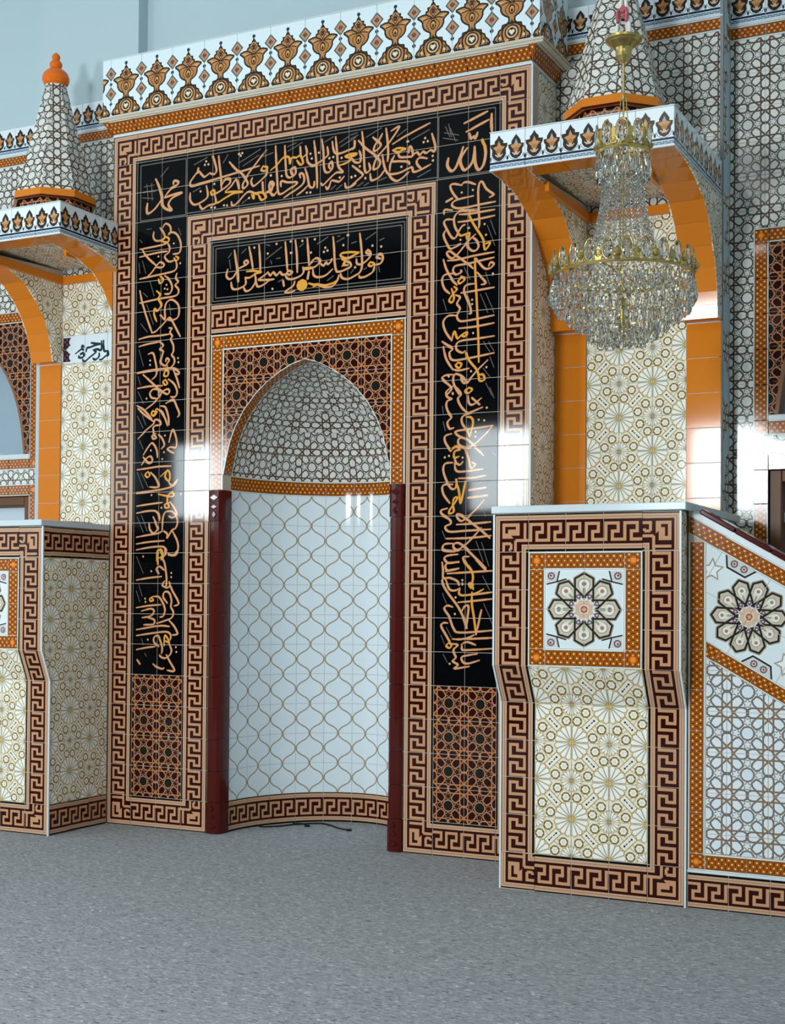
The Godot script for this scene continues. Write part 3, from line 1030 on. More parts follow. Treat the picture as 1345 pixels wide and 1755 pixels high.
	func lathe(prof: Array, seg: int, smooth := true, turn := 0.0) -> void:   # prof: Vector2(radius, y) from bottom to top
		for i in prof.size() - 1:
			var p: Vector2 = prof[i]
			var q: Vector2 = prof[i + 1]
			var d := (q - p)
			if d.length() < 1e-6:
				continue
			var nn := Vector2(d.y, -d.x).normalized()
			for s in seg:
				var a := TAU * s / seg + turn
				var b := TAU * (s + 1) / seg + turn
				var ra := Vector3(cos(a), 0, -sin(a))
				var rb := Vector3(cos(b), 0, -sin(b))
				var y := Vector3.UP
				if smooth:
					quad(ra * p.x + y * p.y, rb * p.x + y * p.y, rb * q.x + y * q.y, ra * q.x + y * q.y, Vector2(0, 1), Vector2(1, 1), Vector2(1, 0), Vector2(0, 0), ra * nn.x + y * nn.y, rb * nn.x + y * nn.y, rb * nn.x + y * nn.y, ra * nn.x + y * nn.y)
				else:
					quad(ra * p.x + y * p.y, rb * p.x + y * p.y, rb * q.x + y * q.y, ra * q.x + y * q.y)
	func tube(p: PackedVector3Array, r: float, seg := 8) -> void:
		var rings := []
		for i in p.size():
			var d := (p[mini(i + 1, p.size() - 1)] - p[maxi(i - 1, 0)]).normalized()
			var a := d.cross(Vector3(.31, .87, .38)).normalized()
			var b := d.cross(a)
			var ring := []
			for s in seg:
				var t := TAU * s / seg
				ring.append(a * cos(t) + b * sin(t))
			rings.append(ring)
		for i in p.size() - 1:
			for s in seg:
				var k := (s + 1) % seg
				var na: Vector3 = rings[i][s]
				var nb: Vector3 = rings[i][k]
				var nc: Vector3 = rings[i + 1][k]
				var nd: Vector3 = rings[i + 1][s]
				quad(p[i] + na * r, p[i] + nb * r, p[i + 1] + nc * r, p[i + 1] + nd * r, Vector2.ZERO, Vector2.ZERO, Vector2.ZERO, Vector2.ZERO, na, nb, nc, nd)
		for s in range(1, seg - 1):
			tri(p[0] + rings[0][0] * r, p[0] + rings[0][s + 1] * r, p[0] + rings[0][s] * r)
			var e := p.size() - 1
			tri(p[e] + rings[e][0] * r, p[e] + rings[e][s] * r, p[e] + rings[e][s + 1] * r)
	func mesh() -> ArrayMesh:
		var a := []
		a.resize(Mesh.ARRAY_MAX)
		a[Mesh.ARRAY_VERTEX] = v
		a[Mesh.ARRAY_NORMAL] = n
		a[Mesh.ARRAY_TEX_UV] = u
		a[Mesh.ARRAY_INDEX] = ix
		var m := ArrayMesh.new()
		m.add_surface_from_arrays(Mesh.PRIMITIVE_TRIANGLES, a)
		return m

# ---------------------------------------------------------------- objects
var M := {}
var cache := {}
var rng := RandomNumberGenerator.new()

func glazed(called: String, t: Texture2D, col := Color.WHITE, rough := .07, spec := .35) -> void:
	var m := StandardMaterial3D.new()
	m.resource_name = called
	m.albedo_color = col
	if t:
		m.albedo_texture = t
		m.texture_filter = BaseMaterial3D.TEXTURE_FILTER_LINEAR_WITH_MIPMAPS_ANISOTROPIC
	m.roughness = rough
	m.metallic_specular = spec
	M[called] = m

func thing(called: String, label: String, category: String, at: Vector3, group := "") -> Node3D:
	var o := Node3D.new()
	o.name = called
	add_child(o, true)
	o.position = at
	o.set_meta("label", label)
	o.set_meta("category", category)
	if group:
		o.set_meta("group", group)
	return o

func structure(called: String, at := Vector3.ZERO) -> Node3D:
	var o := Node3D.new()
	o.name = called
	add_child(o, true)
	o.position = at
	o.set_meta("kind", "structure")
	return o

func part(parent: Node3D, called: String, mesh: Mesh, m: String, xf := Transform3D.IDENTITY, label := "") -> MeshInstance3D:
	var o := MeshInstance3D.new()
	o.name = called
	o.mesh = mesh
	o.material_override = M[m]
	parent.add_child(o, true)
	o.transform = parent.global_transform.affine_inverse() * xf
	if label:
		o.set_meta("label", label)
	return o

func block(parent: Node3D, called: String, lo: Vector3, hi: Vector3, m: String, bev := 0.0) -> MeshInstance3D:
	var c := (lo + hi) * .5
	var b := MB.new()
	b.box(lo - c, hi - c, bev)
	return part(parent, called, b.mesh(), m, Transform3D(Basis.IDENTITY, c))

# a glazed tile with chamfered rim; front at z = 0, centred
func tile_mesh(w: float, h: float, r := Rect2(0, 0, 1, 1), flip := false) -> Mesh:
	var key := "%.4f %.4f %s %s" % [w, h, r, flip]
	if cache.has(key):
		return cache[key]
	var b := MB.new()
	var e := .0011
	var x := w * .5
	var y := h * .5
	var ul := r.position.x
	var ur := r.end.x
	if flip:
		ul = r.end.x
		ur = r.position.x
	var q := [Vector2(ul, r.end.y), Vector2(ur, r.end.y), Vector2(ur, r.position.y), Vector2(ul, r.position.y)]
	var f := [Vector3(-x + e, -y + e, 0), Vector3(x - e, -y + e, 0), Vector3(x - e, y - e, 0), Vector3(-x + e, y - e, 0)]
	var g := [Vector3(-x, -y, -e), Vector3(x, -y, -e), Vector3(x, y, -e), Vector3(-x, y, -e)]
	b.quad(f[0], f[1], f[2], f[3], q[0], q[1], q[2], q[3])
	for i in 4:
		var k := (i + 1) % 4
		b.quad(g[i], g[k], f[k], f[i], q[i], q[k], q[k], q[i])
		b.quad(g[i] + Vector3(0, 0, -.006), g[k] + Vector3(0, 0, -.006), g[k], g[i], q[i], q[k], q[k], q[i])
	cache[key] = b.mesh()
	return cache[key]

const GAP := .0030

func wobble() -> Basis:
	return Basis.from_euler(Vector3(rng.randf_range(-.0022, .0022), rng.randf_range(-.0022, .0022), 0))

# one tile on a plane; (x, y) its centre, turned by quarter turns
func lay(parent: Node3D, called: String, m: String, plane: Transform3D, x: float, y: float, w: float, h: float, turn := 0, r := Rect2(0, 0, 1, 1), flip := false, label := "") -> void:
	part(parent, called, tile_mesh(w - GAP, h - GAP, r, flip), m, plane * Transform3D(Basis(Vector3(0, 0, 1), turn * PI / 2) * wobble(), Vector3(x, y, 0)), label)

# a field of tiles clipped to an outline, less some holes
func field(parent: Node3D, called: String, m: String, plane: Transform3D, rect: Rect2, cell: Vector2, org: Vector2, clip := PackedVector2Array(), holes := [], checker := false, uvn := Vector2i(1, 1)) -> void:
	var i0 := int(floor((rect.position.x - org.x) / cell.x + 1e-4))
	var i1 := int(ceil((rect.end.x - org.x) / cell.x - 1e-4))
	var j0 := int(floor((rect.position.y - org.y) / cell.y + 1e-4))
	var j1 := int(ceil((rect.end.y - org.y) / cell.y - 1e-4))
	for j in range(j0, j1):
		for i in range(i0, i1):
			var c := Rect2(org + Vector2(i, j) * cell, cell)
			var full := rect.grow(1e-4).encloses(c)
			var g := c.intersection(rect).grow(-GAP * .5)
			if g.size.x < .006 or g.size.y < .006:
				continue
			var outl := PackedVector2Array([g.position, Vector2(g.end.x, g.position.y), g.end, Vector2(g.position.x, g.end.y)])
			var polys: Array = [outl]
			if clip.size():
				polys = Geometry2D.intersect_polygons(outl, clip)
			for hole in holes:
				var next := []
				for p in polys:
					next.append_array(Geometry2D.clip_polygons(p, hole))
				polys = next
			var a0 := g.size.x * g.size.y
			var flip: bool = checker and (i + j) % 2 != 0
			var r := Rect2(Vector2(posmod(i, uvn.x), uvn.y - 1 - posmod(j, uvn.y)) / Vector2(uvn), Vector2.ONE / Vector2(uvn))
			for p in polys:
				var a := 0.0
				for k in p.size():
					a += p[k].cross(p[(k + 1) % p.size()]) * .5
				a = absf(a)
				if a < 6e-5:
					continue
				if full and polys.size() == 1 and absf(a - a0) < a0 * .002:
					lay(parent, called, m, plane, c.get_center().x, c.get_center().y, cell.x, cell.y, 0, r, flip)
				else:
					var b := MB.new()
					var o := c.position - Vector2(r.position.x, 1 - r.end.y) * cell * Vector2(uvn)
					var s := cell * Vector2(uvn)
					if flip:
						o.x += s.x
						s.x = -s.x
					var mid := c.get_center()
					var sh := PackedVector2Array()
					for q in p:
						sh.append(q - mid)
					b.prism(sh, -.007, 0, o - mid, s, false)
					part(parent, called, b.mesh(), m, plane * Transform3D(wobble(), Vector3(mid.x, mid.y, 0)))

func plane_front(z: float) -> Transform3D:
	return Transform3D(Basis.IDENTITY, Vector3(0, 0, z))

func plane_right(x: float, z: float) -> Transform3D:   # faces +x, local x runs backwards from z
	return Transform3D(Basis(Vector3(0, 0, -1), Vector3(0, 1, 0), Vector3(1, 0, 0)), Vector3(x, 0, z))

func plane_left(x: float, z: float) -> Transform3D:   # faces -x, local x runs forwards from z
	return Transform3D(Basis(Vector3(0, 0, 1), Vector3(0, 1, 0), Vector3(-1, 0, 0)), Vector3(x, 0, z))

func plane_down(y: float) -> Transform3D:   # faces down, local x = x, local y = z
	return Transform3D(Basis(Vector3(1, 0, 0), Vector3(0, 0, 1), Vector3(0, -1, 0)), Vector3(0, y, 0))

func rectp(x0: float, y0: float, x1: float, y1: float) -> PackedVector2Array:
	return PackedVector2Array([V(x0, y0), V(x1, y0), V(x1, y1), V(x0, y1)])

func _ready() -> void:
	rng.seed = 11
	set_camera_and_light()
	make_materials()
	make_room()
	make_back_wall()
	make_windows()
	make_mihrab()
	make_pulpit("minbar", "right-hand tiled pulpit with a stepped flank and rosette medallion, beside the crystal chandelier", 3.1, .66, .77, true)
	make_pulpit("pulpit", "left-hand tiled pulpit box with a white ledge, joined to the niche's left edge", -.98, .58, .66, false)
	make_canopy("canopy", "tiled canopy with white cone turret and orange brackets, behind the crystal chandelier", 3.0, .62, 3.8, 3.1, V(3.52, .05))
	make_canopy("canopy", "tiled canopy whose white cone turret ends in an orange finial, left of the niche", -.96, .58, 3.812, 3.19, V(-.48, .03))
	make_plaque()
	make_chandelier()
	make_cable()

func set_camera_and_light() -> void:
	var cam := Camera3D.new()
	cam.name = "camera"
	add_child(cam)
	var f := 2372.22
	cam.projection = Camera3D.PROJECTION_FRUSTUM
	cam.near = .05
	cam.far = 60
	cam.size = 1755.0 / f * cam.near
	cam.frustum_offset = Vector2(0, 107.96 / f * cam.near)
	cam.transform = Transform3D(Basis(Vector3(0, 1, 0), .4663) * Basis(Vector3(1, 0, 0), .0183) * Basis(Vector3(0, 0, 1), .0077), Vector3(5.8578, 1.5011, 7.4187))
	cam.current = true
	var we := WorldEnvironment.new()
	we.name = "environment"
	var e := Environment.new()
	e.background_mode = Environment.BG_SKY
	var sky := Sky.new()
	var sm := ProceduralSkyMaterial.new()
	sm.sky_top_color = Color(.55, .68, .85)
	sm.sky_horizon_color = Color(.85, .9, .95)
	sm.ground_bottom_color = Color(.5, .5, .48)
	sm.ground_horizon_color = Color(.7, .72, .72)
	sky.sky_material = sm
	e.sky = sky
	e.tonemap_mode = Environment.TONE_MAPPER_LINEAR
	e.tonemap_exposure = 1.0
	e.sdfgi_enabled = true
	e.ssao_enabled = true
	e.ssil_enabled = true
	we.environment = e
	add_child(we)
	# daylight of the windows behind the camera and of unseen ones in the left-hand wall; added fill panels on the ceiling
	for w in WINDOWS_REAR:
		area("unseen_window_light", Vector3(w[0], w[1], 9.02), Vector3(0, 0, -1), Vector2(w[2], w[3]), w[4], Color(.93, .98, 1.0))
	for w in UNSEEN_WINDOWS_LEFT:
		area("unseen_window_light", Vector3(-6.42, w[1], w[0]), Vector3(1, 0, 0), Vector2(w[2], w[3]), w[4], Color(.93, .98, 1.0))
	for w in FILL_PANELS:
		area("added_fill_panel", Vector3(w[0], 6.13, w[1]), Vector3(0, -1, 0), Vector2(1.2, 2.4), w[2], Color(1, .985, .95))

const WINDOWS_REAR := [[-5.5, 3.2, .9, 1.0, 16.0], [-.9, 3.2, .8, 1.0, 18.0], [1.95, 3.2, 1.1, 1.0, 32.0]]
const UNSEEN_WINDOWS_LEFT := [[2.2, 2.4, 1.4, 1.8, 1.5], [5.0, 2.4, 1.4, 1.8, 1.5]]  # out of view, placed for weak light from the left
const FILL_PANELS := [[2.2, 6.2, 2.2], [6.2, 6.2, 1.6]]  # added ceiling panels, soft fill from above

func area(called: String, at: Vector3, to: Vector3, size: Vector2, energy: float, col: Color) -> void:
	var l := AreaLight3D.new()
	l.name = called
	add_child(l, true)
	l.look_at_from_position(at, at + to, Vector3.UP if absf(to.y) < .9 else Vector3.BACK)
	l.area_size = size
	l.light_energy = energy
	l.light_color = col
	l.shadow_enabled = true
	l.area_range = 30.0

func make_materials() -> void:
	glazed("key", tex_key())
	glazed("key_corner", tex_key_corner())
	glazed("starband", tex_starband(), Color.WHITE, .12)
	glazed("lattice_white", tex_lattice(H("7a6f66"), H("86705e"), H("e8edf0"), H("e1e9ee"), H("e3d3c0"), H("e6e9ea"), .044))
	glazed("lattice_grey", tex_lattice(H("544e48"), H("564034"), H("e8e3d9"), H("dfddd6"), H("cdbfae"), H("dedad2"), .046))
	glazed("lattice_dark", tex_lattice(H("bd8562"), H("c57e4c"), H("2a0b08"), H("1c1c16"), H("5e2c12"), H("34170c"), .036), Color.WHITE, .1)
	glazed("starband_corner", tex_starband_corner(), Color.WHITE, .12)
	glazed("rosette", tex_rosette())
	glazed("lantern", tex_lantern())
	glazed("frieze_big", tex_frieze_big())
	glazed("frieze_small", tex_frieze_small())
	glazed("medallion", tex_medallion())
	glazed("stairband", tex_stairband())
	glazed("orange", null, H("dc7d1e"), .08)
	glazed("orange_bright", null, H("e8701a"), .08)
	glazed("maroon", null, H("4d1510"), .1)
	glazed("white_trim", null, H("dde3e4"), .3)
	glazed("marble", null, H("cfd8da"), .15)
	glazed("grout", null, H("cdbfae"), .8, .2)
	glazed("plaster", null, H("bccdd2"), .75, .25)
	glazed("ceiling_paint", null, H("dfe3e4"), .85, .2)
	glazed("moulding", null, H("d9cdb8"), .3)
	glazed("brown_edge", null, H("8a5f40"), .35)
	glazed("wood", null, H("6b4326"), .4)
	glazed("window_frame", null, H("d8dde0"), .3)
	glazed("blind", null, H("8ea6b4"), .6, .3)
	glazed("lettering_back", script_panel(3, 1, 128, STROKES_PLAQUE, [], "e3ebf0"))
	glazed("carpet", tex_carpet(), Color.WHITE, .95, .15)
	M.carpet.uv1_triplanar = true
	M.carpet.uv1_world_triplanar = true
	M.carpet.uv1_scale = Vector3(.62, .62, .62)
	glazed("script_left", script_panel(2, 15, 128, STROKES_LEFT, []), Color.WHITE, .05, .22)
	glazed("script_right", script_panel(2, 15, 128, STROKES_RIGHT, []), Color.WHITE, .05, .22)
	glazed("script_top", script_panel(9, 2, 128, STROKES_TOP, [[V(0, .1), V(9, .1)], [V(0, 1.93), V(9, 1.93)]]), Color.WHITE, .05, .22)
	glazed("script_centre", script_panel(7, 2, 128, STROKES_CENTRE, [[V(.05, .10), V(6.95, .10), V(6.95, 1.92), V(.05, 1.92), V(.05, .1)], [V(.15, .2), V(6.85, .2), V(6.85, 1.82), V(.15, 1.82), V(.15, .2)]]), Color.WHITE, .05, .22)
	glazed("script_cell_left", script_panel(2, 2, 128, STROKES_CELL_LEFT, [[V(.13, .1), V(1.97, .1), V(1.97, 1.97), V(.13, 1.97), V(.13, .1)]]), Color.WHITE, .05, .22)
	glazed("script_cell_right", script_panel(2, 2, 128, STROKES_CELL_RIGHT, [[V(.03, .1), V(1.87, .1), V(1.87, 1.97), V(.03, 1.97), V(.03, .1)]]), Color.WHITE, .05, .22)
	glazed("brass", null, H("cdb26e"), .25)
	M.brass.metallic = 1.0
	glazed("cloth", null, H("ddd9d2"), .9, .2)
	glazed("pink_cloth", null, H("b4606a"), .9, .2)
	glazed("grey_trim", null, H("868d90"), .4)
	glazed("unseen_rear_dark", null, H("6e7476"), .85, .2)  # rear wall out of view, kept dark so the black tiles mirror little
	glazed("black_plastic", null, H("17181a"), .5)
	var g := StandardMaterial3D.new()
	g.resource_name = "crystal"
	g.albedo_color = Color(.985, .98, .955, .0)
	g.transparency = BaseMaterial3D.TRANSPARENCY_ALPHA
	g.refraction_enabled = true
	g.refraction_scale = .05
	g.roughness = .02
	M.crystal = g
	var p := StandardMaterial3D.new()
	p.resource_name = "pane"
	p.albedo_color = Color(.9, .95, 1, .12)
	p.transparency = BaseMaterial3D.TRANSPARENCY_ALPHA
	p.roughness = .03
	M.pane = p
	for q in [["glow_unseen_window", Color(.9, .96, 1), 1.5], ["glow_fill_panel", Color(1, .98, .94), .6]]:  # glow of the unseen windows and of the added fill panels
		var m := StandardMaterial3D.new()
		m.resource_name = q[0]
		m.albedo_color = Color(.8, .8, .8)
		m.emission_enabled = true
		m.emission = q[1]
		m.emission_energy_multiplier = q[2]
		M[q[0]] = m

func make_room() -> void:
	var fl := structure("floor")
	block(fl, "carpet", Vector3(-7, -.1, -1.3), Vector3(8.2, 0, 9.4), "carpet")
	var ce := structure("ceiling")
	block(ce, "ceiling_board", Vector3(-7, 6.2, -1.3), Vector3(8.2, 6.4, 9.4), "ceiling_paint")
	block(structure("wall_left"), "plaster", Vector3(-7, 0, -1.3), Vector3(-6.5, 6.2, 9.4), "plaster")
	block(structure("wall_right"), "plaster", Vector3(8, 0, -1.3), Vector3(8.2, 6.2, 9.4), "plaster")
	block(structure("wall_rear"), "plaster", Vector3(-6.5, 0, 9.1), Vector3(8, 6.2, 9.4), "unseen_rear_dark")
	var k := 5
	for w in WINDOWS_REAR:
		var o := structure("window_%d" % k, Vector3(w[0], w[1] - w[3] * .5, 9.1))
		k += 1
		block(o, "pane", Vector3(w[0] - w[2] * .5, w[1] - w[3] * .5, 9.05), Vector3(w[0] + w[2] * .5, w[1] + w[3] * .5, 9.06), "glow_unseen_window")
		for s in [-1.0, 1.0]:
			var a: float = w[0] + s * (w[2] * .5 + .03)
			block(o, "window_frame", Vector3(a - .03, w[1] - w[3] * .5 - .06, 9.03), Vector3(a + .03, w[1] + w[3] * .5 + .06, 9.1), "window_frame", .004)
			var b: float = w[1] + s * (w[3] * .5 + .03)
			block(o, "window_frame", Vector3(w[0] - w[2] * .5, b - .03, 9.03), Vector3(w[0] + w[2] * .5, b + .03, 9.1), "window_frame", .004)
	for w in UNSEEN_WINDOWS_LEFT:
		var o := structure("window_%d" % k, Vector3(-6.5, w[1] - w[3] * .5, w[0]))  # unseen left-hand window, stands behind its area light
		k += 1
		block(o, "pane", Vector3(-6.46, w[1] - w[3] * .5, w[0] - w[2] * .5), Vector3(-6.45, w[1] + w[3] * .5, w[0] + w[2] * .5), "glow_unseen_window")
		for s in [-1.0, 1.0]:
			var a: float = w[0] + s * (w[2] * .5 + .03)
			block(o, "window_frame", Vector3(-6.5, w[1] - w[3] * .5 - .06, a - .03), Vector3(-6.43, w[1] + w[3] * .5 + .06, a + .03), "window_frame", .004)
			var b: float = w[1] + s * (w[3] * .5 + .03)
			block(o, "window_frame", Vector3(-6.5, b - .03, w[0] - w[2] * .5), Vector3(-6.43, b + .03, w[0] + w[2] * .5), "window_frame", .004)
	k = 0
	for w in FILL_PANELS:
		var o := thing("added_fill_panel", ["broad white fill panel added on the ceiling, the one over the room's middle", "broad white fill panel added on the ceiling, the one by the right wall"][k], "ceiling light", Vector3(w[0], 6.2, w[1]), "added fill panels")
		k += 1
		block(o, "housing", Vector3(w[0] - .64, 6.16, w[1] - 1.24), Vector3(w[0] + .64, 6.2, w[1] + 1.24), "white_trim", .006)
		block(o, "diffuser", Vector3(w[0] - .6, 6.145, w[1] - 1.2), Vector3(w[0] + .6, 6.16, w[1] + 1.2), "glow_fill_panel")

const ZP := -.40    # face of the piers
const ZW := -.59    # face of the wall between them
const YB := 4.76    # top of the wall tiles

func make_back_wall() -> void:
	var w := structure("wall_back")
	back_wall = w
	for b in [
		[Vector3(-1.0, 0, -1.2), Vector3(0, 5.05, ZP - .0028)], [Vector3(3.0, 0, -1.2), Vector3(4.0, 5.05, ZP - .0028)],
		[Vector3(-.0, 4.62, -1.2), Vector3(3.0, 5.05, ZP - .0028)],
		[Vector3(-7, 5.05, -1.2), Vector3(-1.0, 6.2, ZW)], [Vector3(-1.0, 5.05, -1.2), Vector3(-.11, 6.2, ZP)], [Vector3(-.11, 5.05, -1.2), Vector3(8, 6.2, ZP - .1)],
		[Vector3(-7, 0, -1.3), Vector3(8, 6.2, -1.2)],
		[Vector3(4.0, 3.655, -1.2), Vector3(8, 5.05, ZW - .0028)], [Vector3(4.0, 2.33, -1.2), Vector3(8, 2.47, ZW - .0028)], [Vector3(4.0, 0, -1.2), Vector3(8, 1.1, ZW - .0028)],
		[Vector3(4.0, 1.1, -1.2), Vector3(4.145, 3.655, ZW - .0028)], [Vector3(5.3, 1.1, -1.2), Vector3(8, 3.655, ZW - .0028)],
		[Vector3(-7, 3.655, -1.2), Vector3(-1.0, 5.05, ZW - .0028)], [Vector3(-7, 2.33, -1.2), Vector3(-1.0, 2.47, ZW - .0028)], [Vector3(-7, 0, -1.2), Vector3(-1.0, 1.1, ZW - .0028)],
		[Vector3(-1.145, 1.1, -1.2), Vector3(-1.0, 3.655, ZW - .0028)], [Vector3(-7, 1.1, -1.2), Vector3(-2.3, 3.655, ZW - .0028)]]:
		block(w, "masonry", b[0], b[1], "plaster")
	var c := Vector2(.2, .2)
	field(w, "wall_tile", "lattice_grey", plane_front(ZP), Rect2(3.0, 3.8, 1.0, YB - 3.8), c, V(3.0, YB))
	field(w, "wall_tile", "lattice_grey", plane_front(ZP), Rect2(-1.0, 3.8, 1.0, YB - 3.8), c, V(-1.0, YB))
	var up := rectp(4.135, 2.46, 5.305, 3.655)
	var lo := rectp(4.135, .9, 5.305, 2.35)
	field(w, "wall_tile", "lattice_grey", plane_front(ZW), Rect2(4.0, 1.16, 1.7, YB - 1.16), c, V(4.0, YB), PackedVector2Array(), [up, lo])
	up = rectp(-2.305, 2.46, -1.135, 3.655)
	lo = rectp(-2.305, .9, -1.135, 2.35)
	field(w, "wall_tile", "lattice_grey", plane_front(ZW), Rect2(-2.6, 1.56, 1.6, YB - 1.56), c, V(-1.0, YB), PackedVector2Array(), [up, lo])
	field(w, "wall_tile", "lattice_grey", plane_right(4.0, ZP), Rect2(0, 1.16, .19, YB - 1.16), c, V(-.01, YB))
	block(w, "corner_trim", Vector3(3.985, 1.1, ZP - .02), Vector3(4.004, 5.05, ZP + .004), "grey_trim", .001)
	for s in [[ZP, -1.0, 0.0], [ZP, 3.0, 4.0], [ZW, 4.0, 5.7], [ZW, -2.6, -1.0]]:
		var z: float = s[0]
		var x: float = s[1]
		while x < s[2] - .001:
			lay(w, "band_tile", "starband", plane_front(z), x + .1, YB + .042, .2, .08)
			lay(w, "frieze_tile", "frieze_small", plane_front(z), x + .1, YB + .195, .2, .2)
			x += .2
		block(w, "trim_strip", Vector3(s[1], YB + .083, z - .004), Vector3(s[2], YB + .094, z + .004), "white_trim", .001)
	for y in [[YB + .042, .08, "starband", "band_tile"], [YB + .195, .2, "frieze_small", "frieze_tile"]]:
		lay(w, y[3], y[2], plane_right(4.0, ZP), .095, y[0], .19, y[1])

var ARCH: Array[Vector2] = [V(2.3, .60), V(2.4, .578), V(2.5, .553), V(2.6, .513), V(2.7, .452), V(2.8, .365), V(2.87, .283), V(2.93, .187), V(2.97, .105), V(3.0, .0)]

func arch_w(y: float) -> float:
	if y <= 2.3:
		return .6
	for i in ARCH.size() - 1:
		if y <= ARCH[i + 1].x + 1e-6:
			var t: float = (y - ARCH[i].x) / (ARCH[i + 1].x - ARCH[i].x)
			return lerpf(ARCH[i].y, ARCH[i + 1].y, t)
	return 0.0

func make_windows() -> void:
	var k := 1
	for x0 in [4.135, -2.305]:
		var x1: float = x0 + 1.17
		var xc: float = x0 + .585
		for upper in [true, false]:
			var y0: float = 2.46 if upper else .9
			var y1: float = 3.655 if upper else 2.35
			var o := structure("window_%d" % k, Vector3(xc, y0, ZW))
			k += 1
			var pf := plane_front(ZW + .001)
			var fw := .087
			# tile frame
			var n := 5
			var seg := (1.17 - 2 * fw) / n
			for i in n:
				lay(o, "frame_tile", "starband", pf, x0 + fw + seg * (i + .5), y1 - fw * .5, seg, fw)
				if upper:
					lay(o, "frame_tile", "starband", pf, x0 + fw + seg * (i + .5), y0 + fw * .5, seg, fw, 2)
			lay(o, "frame_tile", "starband_corner", pf, x0 + fw * .5, y1 - fw * .5, fw, fw, 0)
			lay(o, "frame_tile", "starband_corner", pf, x1 - fw * .5, y1 - fw * .5, fw, fw, 3)
			if upper:
				lay(o, "frame_tile", "starband_corner", pf, x0 + fw * .5, y0 + fw * .5, fw, fw, 1)
				lay(o, "frame_tile", "starband_corner", pf, x1 - fw * .5, y0 + fw * .5, fw, fw, 2)
			var ya: float = y0 + (fw if upper else .0)
			var m := int(round((y1 - fw - ya) / .2))
			for i in m:
				for s in [[x0 + fw * .5, 1], [x1 - fw * .5, 3]]:
					lay(o, "frame_tile", "starband", pf, s[0], ya + (y1 - fw - ya) * (i + .5) / m, (y1 - fw - ya) / m, fw, s[1])
			var xa: float = x0 + fw
			var xb: float = x1 - fw
			var yt: float = y1 - fw
			if upper:
				var arch := PackedVector2Array([V(xa + .03, y0)])
				var prof := []
				for q in ARCH:
					prof.append(V(q.y / .6 * .468, 2.55 + (q.x - 2.3) * 1.25))
				for q in prof:
					arch.append(V(xc - q.x, q.y))
				for i in range(prof.size() - 2, -1, -1):
					arch.append(V(xc + prof[i].x, prof[i].y))
				arch.append(V(xb - .03, y0))
				field(o, "spandrel_tile", "lattice_dark", pf, Rect2(xa, ya, xb - xa, yt - ya), V(.2, .2), V(xc, yt), PackedVector2Array(), [arch])
				for s in [-1.0, 1.0]:
					var b := MB.new()
					for i in prof.size() - 1:
						var p: Vector2 = prof[i]
						var q: Vector2 = prof[i + 1]
						for e in [[0.0, -.12], [-.12, 0.0]]:
							if (e[0] > e[1]) == (s > 0):
								b.quad(Vector3(xc + s * p.x, p.y, ZW + e[0]), Vector3(xc + s * p.x, p.y, ZW + e[1]), Vector3(xc + s * q.x, q.y, ZW + e[1]), Vector3(xc + s * q.x, q.y, ZW + e[0]))
						var pi := p - Vector2(.022, 0) if p.x > .03 else p - Vector2(0, .02)
						var qi := q - Vector2(.022, 0) if q.x > .03 else q - Vector2(0, .02)
						if s > 0:
							b.quad(Vector3(xc + pi.x, pi.y, ZW + .003), Vector3(xc + p.x, p.y, ZW + .003), Vector3(xc + q.x, q.y, ZW + .003), Vector3(xc + qi.x, qi.y, ZW + .003))
							b.quad(Vector3(xc + pi.x, pi.y, ZW - .12), Vector3(xc + pi.x, pi.y, ZW + .003), Vector3(xc + qi.x, qi.y, ZW + .003), Vector3(xc + qi.x, qi.y, ZW - .12))
						else:
							b.quad(Vector3(xc - p.x, p.y, ZW + .003), Vector3(xc - pi.x, pi.y, ZW + .003), Vector3(xc - qi.x, qi.y, ZW + .003), Vector3(xc - q.x, q.y, ZW + .003))
							b.quad(Vector3(xc - pi.x, pi.y, ZW + .003), Vector3(xc - pi.x, pi.y, ZW - .12), Vector3(xc - qi.x, qi.y, ZW - .12), Vector3(xc - qi.x, qi.y, ZW + .003))
					part(o, "arch_edge", b.mesh(), "brown_edge")
				block(o, "sill", Vector3(xa, ya - .004, ZW - .2), Vector3(xb, ya + .03, ZW + .004), "window_frame", .003)
				# plate that carries the spandrel tiles
				var pl := MB.new()
				pl.prism(PackedVector2Array([V(xa, yt)] + Array(arch.slice(1, arch.size() - 1)) + [V(xb, yt)]), ZW - .03, ZW - .006)
				part(o, "plate", pl.mesh(), "grout")
			else:
				for s in [xa + .035, xb - .035]:
					block(o, "jamb", Vector3(s - .035, y0, ZW - .2), Vector3(s + .035, yt, ZW - .03), "wood", .006)
				block(o, "head", Vector3(xa + .07, yt - .07, ZW - .2), Vector3(xb - .07, yt, ZW - .03), "wood", .006)
				block(o, "rail", Vector3(xa + .07, yt - .30, ZW - .19), Vector3(xb - .07, yt - .24, ZW - .08), "window_frame", .006)
				block(o, "mullion", Vector3(xc - .03, y0, ZW - .19), Vector3(xc + .03, yt - .3, ZW - .08), "window_frame", .006)
			block(o, "pane", Vector3(xa, ya, ZW - .135), Vector3(xb, yt, ZW - .13), "pane")
			block(o, "blind", Vector3(xa - .05, y0 - .0, ZW - .26), Vector3(xb + .05, yt + .05, ZW - .24), "blind")

# ---------------------------------------------------------------- the prayer niche
const EA := .6
const EB := .75
var arc_t := PackedFloat32Array()

